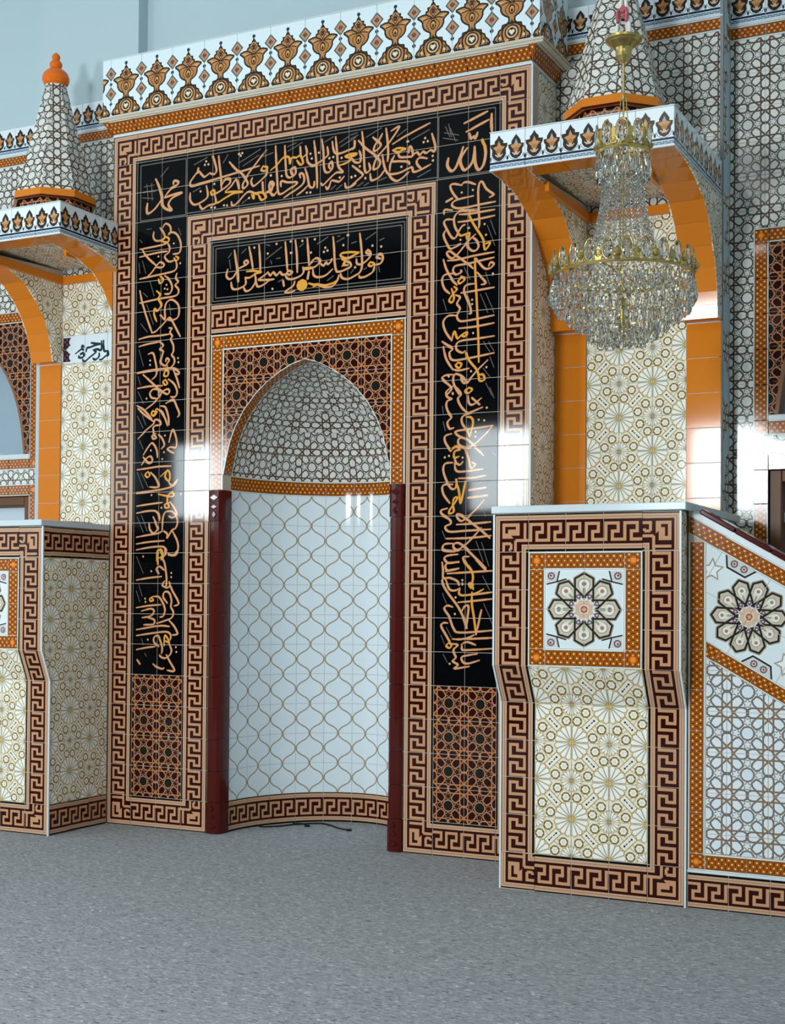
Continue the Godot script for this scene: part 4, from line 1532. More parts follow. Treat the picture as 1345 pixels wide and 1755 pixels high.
func niche_angle(t: float) -> float:   # 0..1 of the arc length of the half ellipse -> angle
	if arc_t.is_empty():
		var s := 0.0
		arc_t.append(0)
		for i in 400:
			var a := PI * i / 400.0
			var b := PI * (i + 1) / 400.0
			s += V(EA * (cos(b) - cos(a)), EB * (sin(b) - sin(a))).length()
			arc_t.append(s)
	var want := t * arc_t[400]
	var k := clampi(arc_t.bsearch(want) - 1, 0, 399)
	return PI * (k + (want - arc_t[k]) / (arc_t[k + 1] - arc_t[k])) / 400.0

func niche_pt(t: float, y: float, off := 0.0) -> Vector3:
	var a := niche_angle(t)
	var s := arch_w(y) / .6
	return Vector3(1.5 - (EA * s + off) * cos(a), y + (off if y > 2.5 else 0.0), -.1 - (EB * s + off) * sin(a))

func niche_tile(o: Node3D, called: String, m: String, t0: float, t1: float, y0: float, y1: float, uv: Rect2, rows := 1) -> void:
	var b := MB.new()
	var n := 4
	var gt := GAP * .5 / (arc_t[400] * maxf(arch_w((y0 + y1) * .5) / .6, .08))
	t0 += gt
	t1 -= gt
	y0 += GAP * .5
	y1 -= GAP * .5
	var P := func(i: int, j: int) -> Vector3: return niche_pt(lerpf(t0, t1, float(i) / n), lerpf(y0, y1, float(j) / rows))
	var N := func(i: int, j: int) -> Vector3:
		var t := lerpf(t0, t1, float(i) / n)
		var y := lerpf(y0, y1, float(j) / rows)
		var dx := niche_pt(minf(t + .01, 1), y) - niche_pt(maxf(t - .01, 0), y)
		var dy := niche_pt(t, minf(y + .01, 2.999)) - niche_pt(t, y - .01)
		return dx.cross(dy).normalized()
	var U := func(i: int, j: int) -> Vector2: return Vector2(lerpf(uv.position.x, uv.end.x, float(i) / n), lerpf(uv.end.y, uv.position.y, float(j) / rows))
	for j in rows:
		for i in n:
			b.quad(P.call(i, j), P.call(i + 1, j), P.call(i + 1, j + 1), P.call(i, j + 1), U.call(i, j), U.call(i + 1, j), U.call(i + 1, j + 1), U.call(i, j + 1), N.call(i, j), N.call(i + 1, j), N.call(i + 1, j + 1), N.call(i, j + 1))
	for i in n:
		for e in [0, rows]:
			var p0: Vector3 = P.call(i, e)
			var p1: Vector3 = P.call(i + 1, e)
			var q0: Vector3 = p0 - N.call(i, e) * .006
			var q1: Vector3 = p1 - N.call(i + 1, e) * .006
			if e == 0:
				b.quad(q0, q1, p1, p0, U.call(i, e), U.call(i + 1, e), U.call(i + 1, e), U.call(i, e))
			else:
				b.quad(p0, p1, q1, q0, U.call(i, e), U.call(i + 1, e), U.call(i + 1, e), U.call(i, e))
	for j in rows:
		for e in [0, n]:
			var p0: Vector3 = P.call(e, j)
			var p1: Vector3 = P.call(e, j + 1)
			var q0: Vector3 = p0 - N.call(e, j) * .006
			var q1: Vector3 = p1 - N.call(e, j + 1) * .006
			if e == 0:
				b.quad(q0, p0, p1, q1, U.call(e, j), U.call(e, j), U.call(e, j + 1), U.call(e, j + 1))
			else:
				b.quad(p0, q0, q1, p1, U.call(e, j), U.call(e, j), U.call(e, j + 1), U.call(e, j + 1))
	part(o, called, b.mesh(), m)

func make_mihrab() -> void:
	var o := thing("mihrab", "tall tiled prayer niche with black calligraphy panels between the two pulpits", "prayer niche", Vector3(1.5, 0, -.2))
	# core
	var outl := PackedVector2Array([V(0, 0), V(.8, 0), V(.8, 2.2), V(.9, 2.2)])
	for q in ARCH:
		outl.append(V(1.5 - q.y, q.x))
	for i in range(ARCH.size() - 2, -1, -1):
		outl.append(V(1.5 + ARCH[i].y, ARCH[i].x))
	outl.append_array(PackedVector2Array([V(2.1, 2.2), V(2.2, 2.2), V(2.2, 0), V(3.0, 0), V(3.0, 4.6), V(0, 4.6)]))
	var core := MB.new()
	core.prism(outl, -.099, -.0028)
	core.box(Vector3(0, 0, -.45), Vector3(.1, 4.6, -.099))
	core.box(Vector3(2.9, 0, -.45), Vector3(2.9972, 4.6, -.099))
	core.box(Vector3(.1, 4.5, -.45), Vector3(2.9, 4.6, -.099))
	core.box(Vector3(-.04, 4.69, -.45), Vector3(3.067, 5.09, .063))
	core.box(Vector3(0, 4.6, -.45), Vector3(2.995, 4.69, -.004))
	core.box(Vector3(.8, 0, -.3), Vector3(.893, 2.3, -.02))
	core.box(Vector3(2.107, 0, -.3), Vector3(2.2, 2.3, -.02))
	part(o, "core", core.mesh(), "grout")
	# grout shell of the niche
	var sh := MB.new()
	var ys := [0.0, 1.0, 2.3]
	for i in range(1, ARCH.size()):
		ys.append(ARCH[i].x)
	for j in ys.size() - 1:
		for i in 32:
			sh.quad(niche_pt(i / 32.0, ys[j], .003), niche_pt((i + 1) / 32.0, ys[j], .003), niche_pt((i + 1) / 32.0, ys[j + 1], .003), niche_pt(i / 32.0, ys[j + 1], .003))
			sh.quad(niche_pt((i + 1) / 32.0, ys[j], .06), niche_pt(i / 32.0, ys[j], .06), niche_pt(i / 32.0, ys[j + 1], .06), niche_pt((i + 1) / 32.0, ys[j + 1], .06))
	part(o, "niche_shell", sh.mesh(), "grout")
	var pf := plane_front(0)
	var t := .2
	var at := func(called: String, m: String, i: int, j: int, turn: int) -> void: lay(o, called, m, pf, (i + .5) * t, (j + .5) * t, t, t, turn)
	# meander borders
	for c in [[0, 22, 0], [14, 22, 3], [14, 0, 2], [0, 0, 1], [3, 0, 2], [11, 0, 1], [3, 19, 0], [11, 19, 3]]:
		at.call("border_tile", "key_corner", c[0], c[1], c[2])
	for j in range(1, 22):
		at.call("border_tile", "key", 0, j, 1)
		at.call("border_tile", "key", 14, j, 3)
	for i in range(1, 14):
		at.call("border_tile", "key", i, 22, 0)
	for i in [1, 2, 12, 13]:
		at.call("border_tile", "key", i, 0, 2)
	for j in range(1, 19):
		at.call("border_tile", "key", 3, j, 3)
		at.call("border_tile", "key", 11, j, 1)
	for i in range(4, 11):
		at.call("border_tile", "key", i, 19, 0)
		at.call("border_tile", "key", i, 16, 0)
	# lettering
	var letters := func(m: String, i0: int, j0: int, nx: int, ny: int) -> void:
		for j in ny:
			for i in nx:
				lay(o, "lettered_tile", m, pf, (i0 + i + .5) * t, (j0 + j + .5) * t, t, t, 0, Rect2(float(i) / nx, float(ny - 1 - j) / ny, 1.0 / nx, 1.0 / ny))
	letters.call("script_left", 1, 5, 2, 15)
	letters.call("script_right", 12, 5, 2, 15)
	letters.call("script_top", 3, 20, 9, 2)
	letters.call("script_cell_left", 1, 20, 2, 2)
	letters.call("script_cell_right", 12, 20, 2, 2)
	letters.call("script_centre", 4, 17, 7, 2)
	for j in range(1, 5):
		for i in [1, 2, 12, 13]:
			at.call("lattice_tile", "lattice_dark", i, j, 0)
	# frame round the arch
	for i in 6:
		lay(o, "band_tile", "starband", pf, 1.0 + .2 * i, 3.15, .2, .1)
	lay(o, "band_tile", "starband_corner", pf, .85, 3.15, .1, .1, 0)
	lay(o, "band_tile", "starband_corner", pf, 2.15, 3.15, .1, .1, 3)
	for s in [[.85, 1], [2.15, 3]]:
		for k in 4:
			lay(o, "band_tile", "starband", pf, s[0], 3.0 - .2 * k, .2, .1, s[1])
		lay(o, "band_tile", "starband", pf, s[0], 2.25, .1, .1, s[1], Rect2(0, 0, .5, 1))
	var hole := PackedVector2Array([V(.9, 2.1)])
	for q in ARCH:
		hole.append(V(1.5 - q.y, q.x))
	for i in range(ARCH.size() - 2, -1, -1):
		hole.append(V(1.5 + ARCH[i].y, ARCH[i].x))
	hole.append(V(2.1, 2.1))
	field(o, "spandrel_tile", "lattice_dark", pf, Rect2(.9, 2.3, 1.2, .8), V(.2, .2), V(.9, 2.3), PackedVector2Array(), [hole])
	# reveal of the arch
	for s in [-1.0, 1.0]:
		for k in [[0, 2], [2, 4], [4, 5], [5, 7], [7, 9]]:
			var b := MB.new()
			for i in range(k[0], k[1]):
				var p: Vector2 = ARCH[i]
				var q: Vector2 = ARCH[i + 1]
				var w: float = (i - k[0]) / float(k[1] - k[0])
				var w1: float = (i + 1 - k[0]) / float(k[1] - k[0])
				var e := .004
				var x0: float = 1.5 + s * (p.y - e)
				var x1: float = 1.5 + s * maxf(q.y - e, 0)
				var f0 := Vector3(x0, p.x, .0)
				var f1 := Vector3(x1, q.x - .001, .0)
				var d := Vector3(0, 0, -.1)
				if s < 0:
					b.slab(f0, f0 + d, f1 + d, f1, .004, V(w, 0), V(w, 1), V(w1, 1), V(w1, 0))
				else:
					b.slab(f0 + d, f0, f1, f1 + d, .004, V(w, 1), V(w, 0), V(w1, 0), V(w1, 1))
			part(o, "arch_tile", b.mesh(), "starband")
	# niche lining
	niche_angle(0)
	var nc := 11
	for i in nc:
		var t0 := float(i) / nc
		var t1 := float(i + 1) / nc
		niche_tile(o, "skirting_tile", "key", t0, t1, .0, .2, Rect2(0, 0, 1, 1))
		for j in 10:
			niche_tile(o, "niche_tile", "lantern", t0, t1, .2 + .2 * j, .4 + .2 * j, Rect2(0, 0, 1, 1))
		niche_tile(o, "ring_tile", "starband", t0, t1, 2.2, 2.3, Rect2(0, 0, 1, 1))
	var rings := [2.3, 2.47, 2.62, 2.75, 2.85, 2.92, 2.965, 2.999]
	var v := 0.0
	for j in rings.size() - 1:
		var wm := arch_w((rings[j] + rings[j + 1]) * .5)
		var n := maxi(2, int(round(11 * wm / .6)))
		var len := V(rings[j + 1] - rings[j], (arch_w(rings[j]) - arch_w(rings[j + 1])) * 1.12).length() / .2
		for i in n:
			niche_tile(o, "dome_tile", "lattice_grey", float(i) / n, float(i + 1) / n, rings[j], rings[j + 1], Rect2(0, -v - len, 1, len), 3)
		v += len
	# corner columns
	for s in [[0.8, 1.0], [2.2, -1.0]]:
		for k in 11:
			var b := MB.new()
			var prof := [V(.002, -.02), V(.004, .0), V(.02, .008), V(.05, .013), V(.078, .008), V(.096, -.006), V(.104, -.03), V(.107, -.06), V(.104, -.1)]
			var y0 := .2 * k + .0015
			var y1 := .2 * k + .1985
			if k == 0 or k == 10:
				for i in prof.size():
					prof[i] = V(.052 + (prof[i].x - .052) * 1.08, prof[i].y + .005)
			for i in prof.size() - 1:
				var p: Vector2 = prof[i]
				var q: Vector2 = prof[i + 1]
				var P := Vector3(s[0] + s[1] * p.x, y0, p.y)
				var Q := Vector3(s[0] + s[1] * q.x, y0, q.y)
				var up := Vector3(0, y1 - y0, 0)
				var d := Vector3(0, 0, -.0)
				if s[1] > 0:
					b.slab(P + d, Q + d, Q + up + d, P + up + d, .012)
				else:
					b.slab(Q + d, P + d, P + up + d, Q + up + d, .012)
			if k == 0 or k == 10:   # moulded leaf on base and capital
				for r in [[.05, .018, .03], [.11, .012, .022], [.16, .02, .014]]:
					var yc: float = y0 + (r[0] if k == 0 else .2 - r[0])
					var cx: float = s[0] + s[1] * .052
					b.prism(PackedVector2Array([V(cx - r[2], yc), V(cx, yc + r[1]), V(cx + r[2], yc), V(cx, yc - r[1])]), .01, .026)
			part(o, "column_tile" if k > 0 and k < 10 else ("column_base" if k == 0 else "column_capital"), b.mesh(), "maroon")
	# cornice
	var ln := V(.08, .06).length()
	var yd := Vector3(0, .08, .06) / ln
	var pc := Transform3D(Basis(Vector3(1, 0, 0), yd, Vector3(1, 0, 0).cross(yd)), Vector3(0, 4.606, .003))
	for i in 15:
		lay(o, "cornice_tile", "starband", pc, .1 + .2 * i, ln * .5, .2, ln)
	for e in [[-.045, 0.0], [3.0, 3.045]]:
		var b := MB.new()
		if e[0] < 0:
			b.tri(Vector3(0, 4.606, .003), Vector3(0, 4.686, .063), Vector3(-.045, 4.686, .063), V(.5, .9), V(.5, .1), V(.27, .1))
			b.tri(Vector3(0, 4.606, .003), Vector3(-.045, 4.686, .063), Vector3(-.045, 4.686, -.3), V(.5, .9), V(.27, .1), V(.2, .1))
		else:
			b.tri(Vector3(3.0, 4.606, .003), Vector3(3.05, 4.686, .063), Vector3(3.0, 4.686, .063), V(.5, .9), V(.73, .1), V(.5, .1))
			b.quad(Vector3(3.0, 4.606, .003), Vector3(3.0, 4.606, -.4), Vector3(3.05, 4.686, -.4), Vector3(3.05, 4.686, .063), V(0, 1), V(2, 1), V(2, 0), V(0, 0))
		part(o, "cornice_end", b.mesh(), "starband")
	block(o, "trim", Vector3(-.003, 4.595, -.4), Vector3(3.003, 4.607, .006), "white_trim", .002)
	block(o, "trim", Vector3(2.994, 0, -.01), Vector3(3.004, 4.6, .003), "white_trim", .001)
	var mp := [V(.05, 4.683), V(.075, 4.684), V(.079, 4.690), V(.075, 4.696), V(.068, 4.698), V(.080, 4.702), V(.083, 4.708), V(.075, 4.714), V(.05, 4.715)]
	var mo := MB.new()
	for i in mp.size() - 1:
		var p: Vector2 = mp[i]
		var q: Vector2 = mp[i + 1]
		mo.quad(Vector3(-.065, p.y, p.x), Vector3(3.015 + p.x, p.y, p.x), Vector3(3.015 + q.x, q.y, q.x), Vector3(-.065, q.y, q.x))
		mo.quad(Vector3(3.015 + p.x, p.y, p.x), Vector3(3.015 + p.x, p.y, -.4), Vector3(3.015 + q.x, q.y, -.4), Vector3(3.015 + q.x, q.y, q.x))
	mo.box(Vector3(-.065, 4.684, -.4), Vector3(3.06, 4.714, .055))
	part(o, "moulding", mo.mesh(), "moulding")
	field(o, "frieze_tile", "frieze_big", plane_front(.066), Rect2(-.045, 4.715, 3.115, .383), V(.25, .383), V(.0225, 4.715))
	field(o, "frieze_tile", "frieze_big", plane_right(3.07, .066), Rect2(0, 4.715, .47, .383), V(.25, .383), V(0, 4.715))
	block(o, "coping", Vector3(-.045, 5.098, -.4), Vector3(3.07, 5.104, .066), "white_trim", .001)
	# right flank
	field(o, "flank_tile", "rosette", plane_right(3.0, 0), Rect2(0.004, 1.0, .396, 3.59), V(.2, .2), V(0, 0), PackedVector2Array(), [], true)

# ---------------------------------------------------------------- pulpits
func make_pulpit(called: String, label: String, x0: float, zl: float, zu: float, stair: bool) -> void:
	var w := .98
	var o := thing(called, label, "pulpit", Vector3(x0 + w * .5, 0, 0))
	var r := .195
	var back := -.39 if stair else -.39
	var prof := PackedVector2Array([V(zl - .0028, 0), V(zl - .0028, .975), V(zu - .0028, 1.17), V(zu - .0028, 1.95), V(back, 1.95), V(back, 0)])
	var core := MB.new()
	core.prism(prof, 0, w - .0098)
	# the prism's x is z and its z runs along x
	part(o, "core", core.mesh(), "grout", Transform3D(Basis(Vector3(0, 0, 1), Vector3(0, 1, 0), Vector3(-1, 0, 0)), Vector3(x0 + w - .0028, 0, 0)))
	var lower := Transform3D(Basis.IDENTITY, Vector3(x0, 0, zl))
	var upper := Transform3D(Basis.IDENTITY, Vector3(x0, 0, zu))
	var sl := V(r, zu - zl).length()
	var yd := Vector3(0, r, zu - zl) / sl
	var slope := Transform3D(Basis(Vector3(1, 0, 0), yd, Vector3(1, 0, 0).cross(yd)), Vector3(x0, .975, zl))
	var cx := [.095, .29, .49, .69, .885]
	var cw := [.19, .2, .2, .2, .19]
	for k in 10:
		var p := lower
		var y := (k + .5) * r
		var h := r
		if k == 5:
			p = slope
			y = sl * .5
			h = sl
		elif k > 5:
			p = upper
		for i in 5:
			if k == 0 or k == 9:
				if i == 0 or i == 4:
					lay(o, "border_tile", "key_corner", p, cx[i], y, cw[i] if i == 0 or i == 4 else .2, r, [[1, 2], [0, 3]][0 if k == 0 else 1][0 if i == 0 else 1])
				else:
					lay(o, "border_tile", "key", p, cx[i], y, .2, r, 2 if k == 0 else 0)
			elif i == 0 or i == 4:
				lay(o, "border_tile", "key", p, cx[i], y, h, .19, 1 if i == 0 else 3)
			elif k <= 5:
				lay(o, "rosette_tile", "rosette", p, cx[i], y, .2, h, 0, Rect2(0, 0, 1, 1), (i + k) % 2 == 0)
	# medallion with its band
	var y0 := 1.17
	var fw := .092
	for i in 2:
		lay(o, "band_tile", "starband", upper, .386 + .208 * i, y0 + fw * .5, .208, fw, 2)
		lay(o, "band_tile", "starband", upper, .386 + .208 * i, y0 + .585 - fw * .5, .208, fw)
	for c in [[.19 + fw * .5, y0 + fw * .5, 1], [.79 - fw * .5, y0 + fw * .5, 2], [.19 + fw * .5, y0 + .585 - fw * .5, 0], [.79 - fw * .5, y0 + .585 - fw * .5, 3]]:
		lay(o, "band_tile", "starband_corner", upper, c[0], c[1], fw, fw, c[2])
	var mh := .585 - 2 * fw
	for s in [[.19 + fw * .5, 1], [.79 - fw * .5, 3]]:
		for k in 2:
			lay(o, "band_tile", "starband", upper, s[0], y0 + fw + mh * (k + .5) * .5, mh * .5, fw, s[1])
	for j in 2:
		for i in 2:
			lay(o, "medallion_tile", "medallion", upper, .19 + fw + (.6 - 2 * fw) * (i + .5) * .5, y0 + fw + mh * (j + .5) * .5, (.6 - 2 * fw) * .5, mh * .5, 0, Rect2(i * .5, .5 - j * .5, .5, .5))
	# white corner strips
	for s in [0.0, w]:
		var b := MB.new()
		var ps := [V(zl, 0), V(zl, .975), V(zu, 1.17), V(zu, 1.95)]
		for i in 3:
			var p: Vector2 = ps[i]
			var q: Vector2 = ps[i + 1]
			b.slab(Vector3(x0 + s - .005, p.y, p.x + .0025), Vector3(x0 + s + .005, p.y, p.x + .0025), Vector3(x0 + s + .005, q.y, q.x + .0025), Vector3(x0 + s - .005, q.y, q.x + .0025), .01)
		part(o, "corner_trim", b.mesh(), "white_trim")
	# ledge on top
	block(o, "ledge", Vector3(x0 - .012, 1.953, -.385), Vector3(x0 + w + (.03 if stair else .0), 1.992, zu + .015), "marble", .004)
	# right-hand face
	var d: float = zu - (.648 if stair else 0.003)
	var pr := plane_right(x0 + w, zu)
	var dz := zu - zl
	var clip := PackedVector2Array([V(dz + .003, 0), V(d, 0), V(d, 1.95), V(.003, 1.95), V(.003, 1.172), V(dz + .003, .977)])
	if stair:
		field(o, "return_tile", "rosette", pr, Rect2(0, 0, d, 1.95), V(.2, r), V(dz, 0), clip, [], true)
	else:
		field(o, "border_tile", "key", pr, Rect2(0, 0, d, r), V(.2, r), V(dz, 0), clip)
		field(o, "border_tile", "key", pr, Rect2(0, 9 * r, d, r), V(.2, r), V(dz, 0), clip)
		field(o, "rosette_tile", "rosette", pr, Rect2(0, r, d, 8 * r), V(.2, r), V(dz, 0), clip, [], true)
	if stair:
		make_stair(o)

func make_stair(o: Node3D) -> void:
	var z := .65
	var xa := 4.087
	var xe := 6.1
	var k := .577
	var L := func(x: float) -> float: return 1.93 - k * (x - 4.101)
	var pf := plane_front(z)
	# parapet core, and steps behind it
	var core := MB.new()
	core.prism(PackedVector2Array([V(xa, 0), V(xe, 0), V(xe, L.call(xe) + .03), V(xa, L.call(xa) + .03)]), z - .12, z - .0028)
	part(o, "parapet", core.mesh(), "grout")
	for i in 8:
		var yt := 1.76 - .2 * i
		if yt > .1:
			block(o, "step", Vector3(xa + .26 * i, 0, -.36), Vector3(xa + .26 * (i + 1), yt, z - .12), "marble", .004)
	# skirting
	var x := xa + .003
	while x < xe - .05:
		lay(o, "border_tile", "key", pf, x + .1, .0875, .2, .175, 2)
		x += .2
	block(o, "trim", Vector3(xa, .175, z - .006), Vector3(xe, .188, z + .003), "white_trim", .001)
	# bands
	x = 4.175
	while x < xe - .05:
		lay(o, "band_tile", "starband", pf, x + .1, .23, .2, .083, 2)
		x += .2
	var y := .272
	lay(o, "band_tile", "starband_corner", pf, 4.132, .23, .083, .083, 1)
	var topy: float = L.call(4.17) - .09
	while y < topy:
		var h: float = minf(.2, topy - y)
		lay(o, "band_tile", "starband", pf, 4.132, y + h * .5, h, .083, 1, Rect2(0, 0, h / .2, 1))
		y += h
	var cs := 1.0 / sqrt(1 + k * k)
	var sd := Vector3(cs, -k * cs, 0)
	var ud := Vector3(k * cs, cs, 0)
	var ps := Transform3D(Basis(sd, ud, Vector3(0, 0, 1)), Vector3(4.101, 1.93, z))   # local y = 0 is the line under the coping
	var len := (xe - 4.101) / cs
	var vert := func(p: Vector2) -> Vector2:   # world xy -> local
		var q := Vector3(p.x - 4.101, p.y - 1.93, 0)
		return V(q.dot(sd), q.dot(ud))
	var box_clip := PackedVector2Array([vert.call(V(4.09, 0)), vert.call(V(xe, 0)), vert.call(V(xe, 3)), vert.call(V(4.09, 3))])
	field(o, "band_tile", "starband", ps, Rect2(-.2, -.08, len + .4, .079), V(.2, .079), V(.0, -.08), box_clip)
	var in_clip := PackedVector2Array([vert.call(V(4.178, .28)), vert.call(V(xe, .28)), vert.call(V(xe, 3)), vert.call(V(4.178, 3))])
	var y1 := -.571 * cs
	var y2 := -.655 * cs
	field(o, "band_tile", "starband", ps, Rect2(-.4, y2, len + .8, y1 - y2), V(.2, y1 - y2), V(.06, y2), in_clip)
	var c: Vector2 = vert.call(V(4.386, 1.437))
	var hh := y1 + .08
	field(o, "rosette_panel", "stairband", ps, Rect2(-.4, y1, len + .8, -hh), V(.27, -hh * .5), V(c.x - .27, y1), in_clip, [], false, Vector2i(2, 2))
	var low := PackedVector2Array([V(4.178, .274), V(xe, .274)])
	var yk := func(xx: float) -> float: return L.call(xx) - .657
	var xz := 4.101 + (1.93 - .657 - .274) / k
	low = PackedVector2Array([V(4.178, .274), V(minf(xz, xe), maxf(.274, yk.call(xe))), V(4.178, yk.call(4.178))])
	if xz > xe:
		low = PackedVector2Array([V(4.178, .274), V(xe, .274), V(xe, yk.call(xe)), V(4.178, yk.call(4.178))])
	field(o, "lattice_tile", "lattice_white", pf, Rect2(4.178, .274, xe - 4.178, 1.1), V(.2, .2), V(4.08, .17), low)
	# coping
	var co := MB.new()
	co.slab(Vector3(0, 0, .004), Vector3(len, 0, .004), Vector3(len, .031, .004), Vector3(0, .031, .004), .14)
	part(o, "coping_strip", co.mesh(), "white_trim", ps)
	x = .028
	while x < len:
		var b := MB.new()
		b.box(Vector3(x + .001, .030, -.135), Vector3(minf(x + .199, len), .056, .012), .006)
		part(o, "handrail_tile", b.mesh(), "maroon", ps)
		x += .2
	block(o, "newel", Vector3(xe, 0, z - .15), Vector3(xe + .2, L.call(xe) + .25, z + .02), "maroon", .01)

# ---------------------------------------------------------------- canopies
var back_wall: Node3D

func make_canopy(called: String, label: String, x0: float, zf: float, y0: float, yb: float, cc: Vector2) -> void:
	var o := thing(called, label, "canopy", Vector3(x0 + .5, y0, 0))
	var y1 := y0 + .2
	var zb := ZP
	# core of the roof box with a recess below
	var core := MB.new()
	core.box(Vector3(x0 + .007, y0 + .06, zb), Vector3(x0 + .9972, y1, zf - .0028))
	core.box(Vector3(x0 + .007, y0 + .004, zf - .17), Vector3(x0 + .993, y0 + .06, zf - .007))
	part(o, "core", core.mesh(), "grout")
	var pf := plane_front(zf)
	for i in 5:
		lay(o, "frieze_tile", "frieze_small", pf, x0 + .1 + .2 * i, y0 + .1, .2, .2)
	for i in 5:
		lay(o, "frieze_tile", "frieze_small", plane_right(x0 + 1, zf), .1 + .2 * i, y0 + .1, .2, .2)
	field(o, "frieze_tile", "frieze_small", plane_left(x0, zb), Rect2(0, y0, zf - zb, .2), V(.2, .2), V(0, y0))
	block(o, "trim", Vector3(x0 - .003, y0 - .004, zf - .012), Vector3(x0 + 1.003, y0 + .004, zf + .003), "white_trim", .001)
	for s in [x0, x0 + 1.0]:
		block(o, "trim", Vector3(s - .004, y0 - .004, zb), Vector3(s + .004, y0 + .004, zf - .012), "white_trim", .001)
	block(o, "trim", Vector3(x0 - .003, y1, zf - .05), Vector3(x0 + 1.003, y1 + .006, zf + .003), "white_trim", .001)
	block(o, "roof_slab", Vector3(x0, y1 - .002, zb), Vector3(x0 + 1, y1 + .004, zf - .05), "white_trim")
	# orange underside of the front beam, tiled soffit
	for i in 3:
		lay(o, "beam_tile", "orange", plane_down(y0 - .0045), x0 + .3 + .2 * i, zf - .085, .2, .17)
	field(o, "soffit_tile", "rosette", plane_down(y0 + .05), Rect2(x0 + .2, zb, .6, zf - .17 - zb), V(.2, .2), V(x0 + .2, zb), PackedVector2Array(), [], true)
	# brackets
	var cv := [V(zf, y0), V(zf - .17, y0 - .008), V(.31, y0 - .022), V(.17, y0 - .052), V(.01, y0 - .112), V(-.1, y0 - .205), V(-.19, y0 - .315), V(-.25, y0 - .43), V(-.288, y0 - .55), V(-.30, yb)]
	var side := PackedVector2Array(cv)
	side.append_array(PackedVector2Array([V(zb, yb), V(zb, y0)]))
	for b0 in [0.0, .8]:
		var bc := MB.new()
		var ins := PackedVector2Array()
		for q in cv:
			ins.append(q + V(-.0028, .0028))
		ins.append_array(PackedVector2Array([V(zb, yb + .004), V(zb, y0 + .05)]))
		bc.prism(ins, .0028, .1972)
		part(o, "bracket_core", bc.mesh(), "grout", Transform3D(Basis(Vector3(0, 0, 1), Vector3(0, 1, 0), Vector3(-1, 0, 0)), Vector3(x0 + b0 + .2, 0, 0)))
		# facing of the curved edge
		for i in cv.size() - 1:
			var steps := maxi(1, int(round(cv[i].distance_to(cv[i + 1]) / .1)))
			for s in steps:
				var p: Vector2 = cv[i].lerp(cv[i + 1], float(s) / steps)
				var q: Vector2 = cv[i].lerp(cv[i + 1], float(s + 1) / steps)
				var g := (q - p).normalized() * .0008
				p += g
				q -= g
				var m := MB.new()
				m.slab(Vector3(x0 + b0 + .001, q.y, q.x), Vector3(x0 + b0 + .199, q.y, q.x), Vector3(x0 + b0 + .199, p.y, p.x), Vector3(x0 + b0 + .001, p.y, p.x), .006)
				part(o, "bracket_tile", m.mesh(), "orange")
		var foot := MB.new()
		foot.slab(Vector3(x0 + b0, yb, zb), Vector3(x0 + b0 + .2, yb, zb), Vector3(x0 + b0 + .2, yb, -.3), Vector3(x0 + b0, yb, -.3), .006)
		part(o, "bracket_foot", foot.mesh(), "orange")
		# cheeks
		var cr := PackedVector2Array()
		for q in side:
			cr.append(V(zf - q.x, q.y))
		field(o, "cheek_tile", "rosette", plane_right(x0 + b0 + .2, zf), Rect2(0, yb, zf - zb, y0 - yb), V(.2, .2), V(.02, yb), cr, [], true)
		var cl := PackedVector2Array()
		for q in side:
			cl.append(V(q.x - zb, q.y))
		field(o, "cheek_tile", "rosette", plane_left(x0 + b0, zb), Rect2(0, yb, zf - zb, y0 - yb), V(.2, .2), V(0, yb), cl, [], true)
		# pilaster below
		var y := yb - .005
		while y > 1.45:
			lay(back_wall, "pilaster_tile", "orange", plane_front(-.39), x0 + b0 + .1, y - .1, .2, .2)
			y -= .2
		block(back_wall, "pilaster_core", Vector3(x0 + b0 + .004, 1.4, zb - .005), Vector3(x0 + b0 + .196, yb, -.396), "white_trim")
	# orange fillet under the soffit
	block(o, "fillet", Vector3(x0 + .2, y0 - .055, zb), Vector3(x0 + .8, y0 + .0, zb + .03), "orange", .003)
	block(o, "fillet", Vector3(x0 + .2, y0 - .055, zb + .03), Vector3(x0 + .225, y0 + .0, zf - .3), "orange", .003)
	block(o, "fillet", Vector3(x0 + .775, y0 - .055, zb + .03), Vector3(x0 + .8, y0 + .0, zf - .3), "orange", .003)
	# back of the alcove
	field(back_wall, "alcove_tile", "rosette", plane_front(zb + .001), Rect2(x0 + .2, 1.5, .6, y0 - 1.5), V(.2, .2), V(x0 + .2, .18), PackedVector2Array(), [] if x0 > 0 else [rectp(-.75, 3.185, -.15, 3.385)], true)
	# turret
	var c := Vector3(cc.x, 0, cc.y)
	var oct := func(r: float, k: int, y: float) -> Vector3: return c + Vector3(cos(PI / 8 + k * PI / 4) * r, y, -sin(PI / 8 + k * PI / 4) * r)
	var yr := y1 + .165
	var inner := MB.new()
	inner.lathe([V(.240, y1), V(.240, yr), V(.27, yr), V(.27, yr + .055), V(.066, yr + .84), V(.0, yr + .84)], 8, false, PI / 8)
	part(o, "turret_core", inner.mesh(), "grout", Transform3D(Basis.IDENTITY, c))
	for k in 8:
		var a: Vector3 = oct.call(.25, k, y1)
		var b: Vector3 = oct.call(.25, k + 1, y1)
		var m := MB.new()
		m.slab(a, b, b + Vector3(0, yr - y1, 0), a + Vector3(0, yr - y1, 0), .006, V(0, .85), V(.95, .85), V(.95, 0), V(0, 0))
		part(o, "drum_tile", m.mesh(), "lattice_dark")
		m = MB.new()
		m.slab(oct.call(.285, k, yr), oct.call(.285, k + 1, yr), oct.call(.29, k + 1, yr + .012), oct.call(.29, k, yr + .012), .012)
		part(o, "ring_edge", m.mesh(), "maroon")
		m = MB.new()
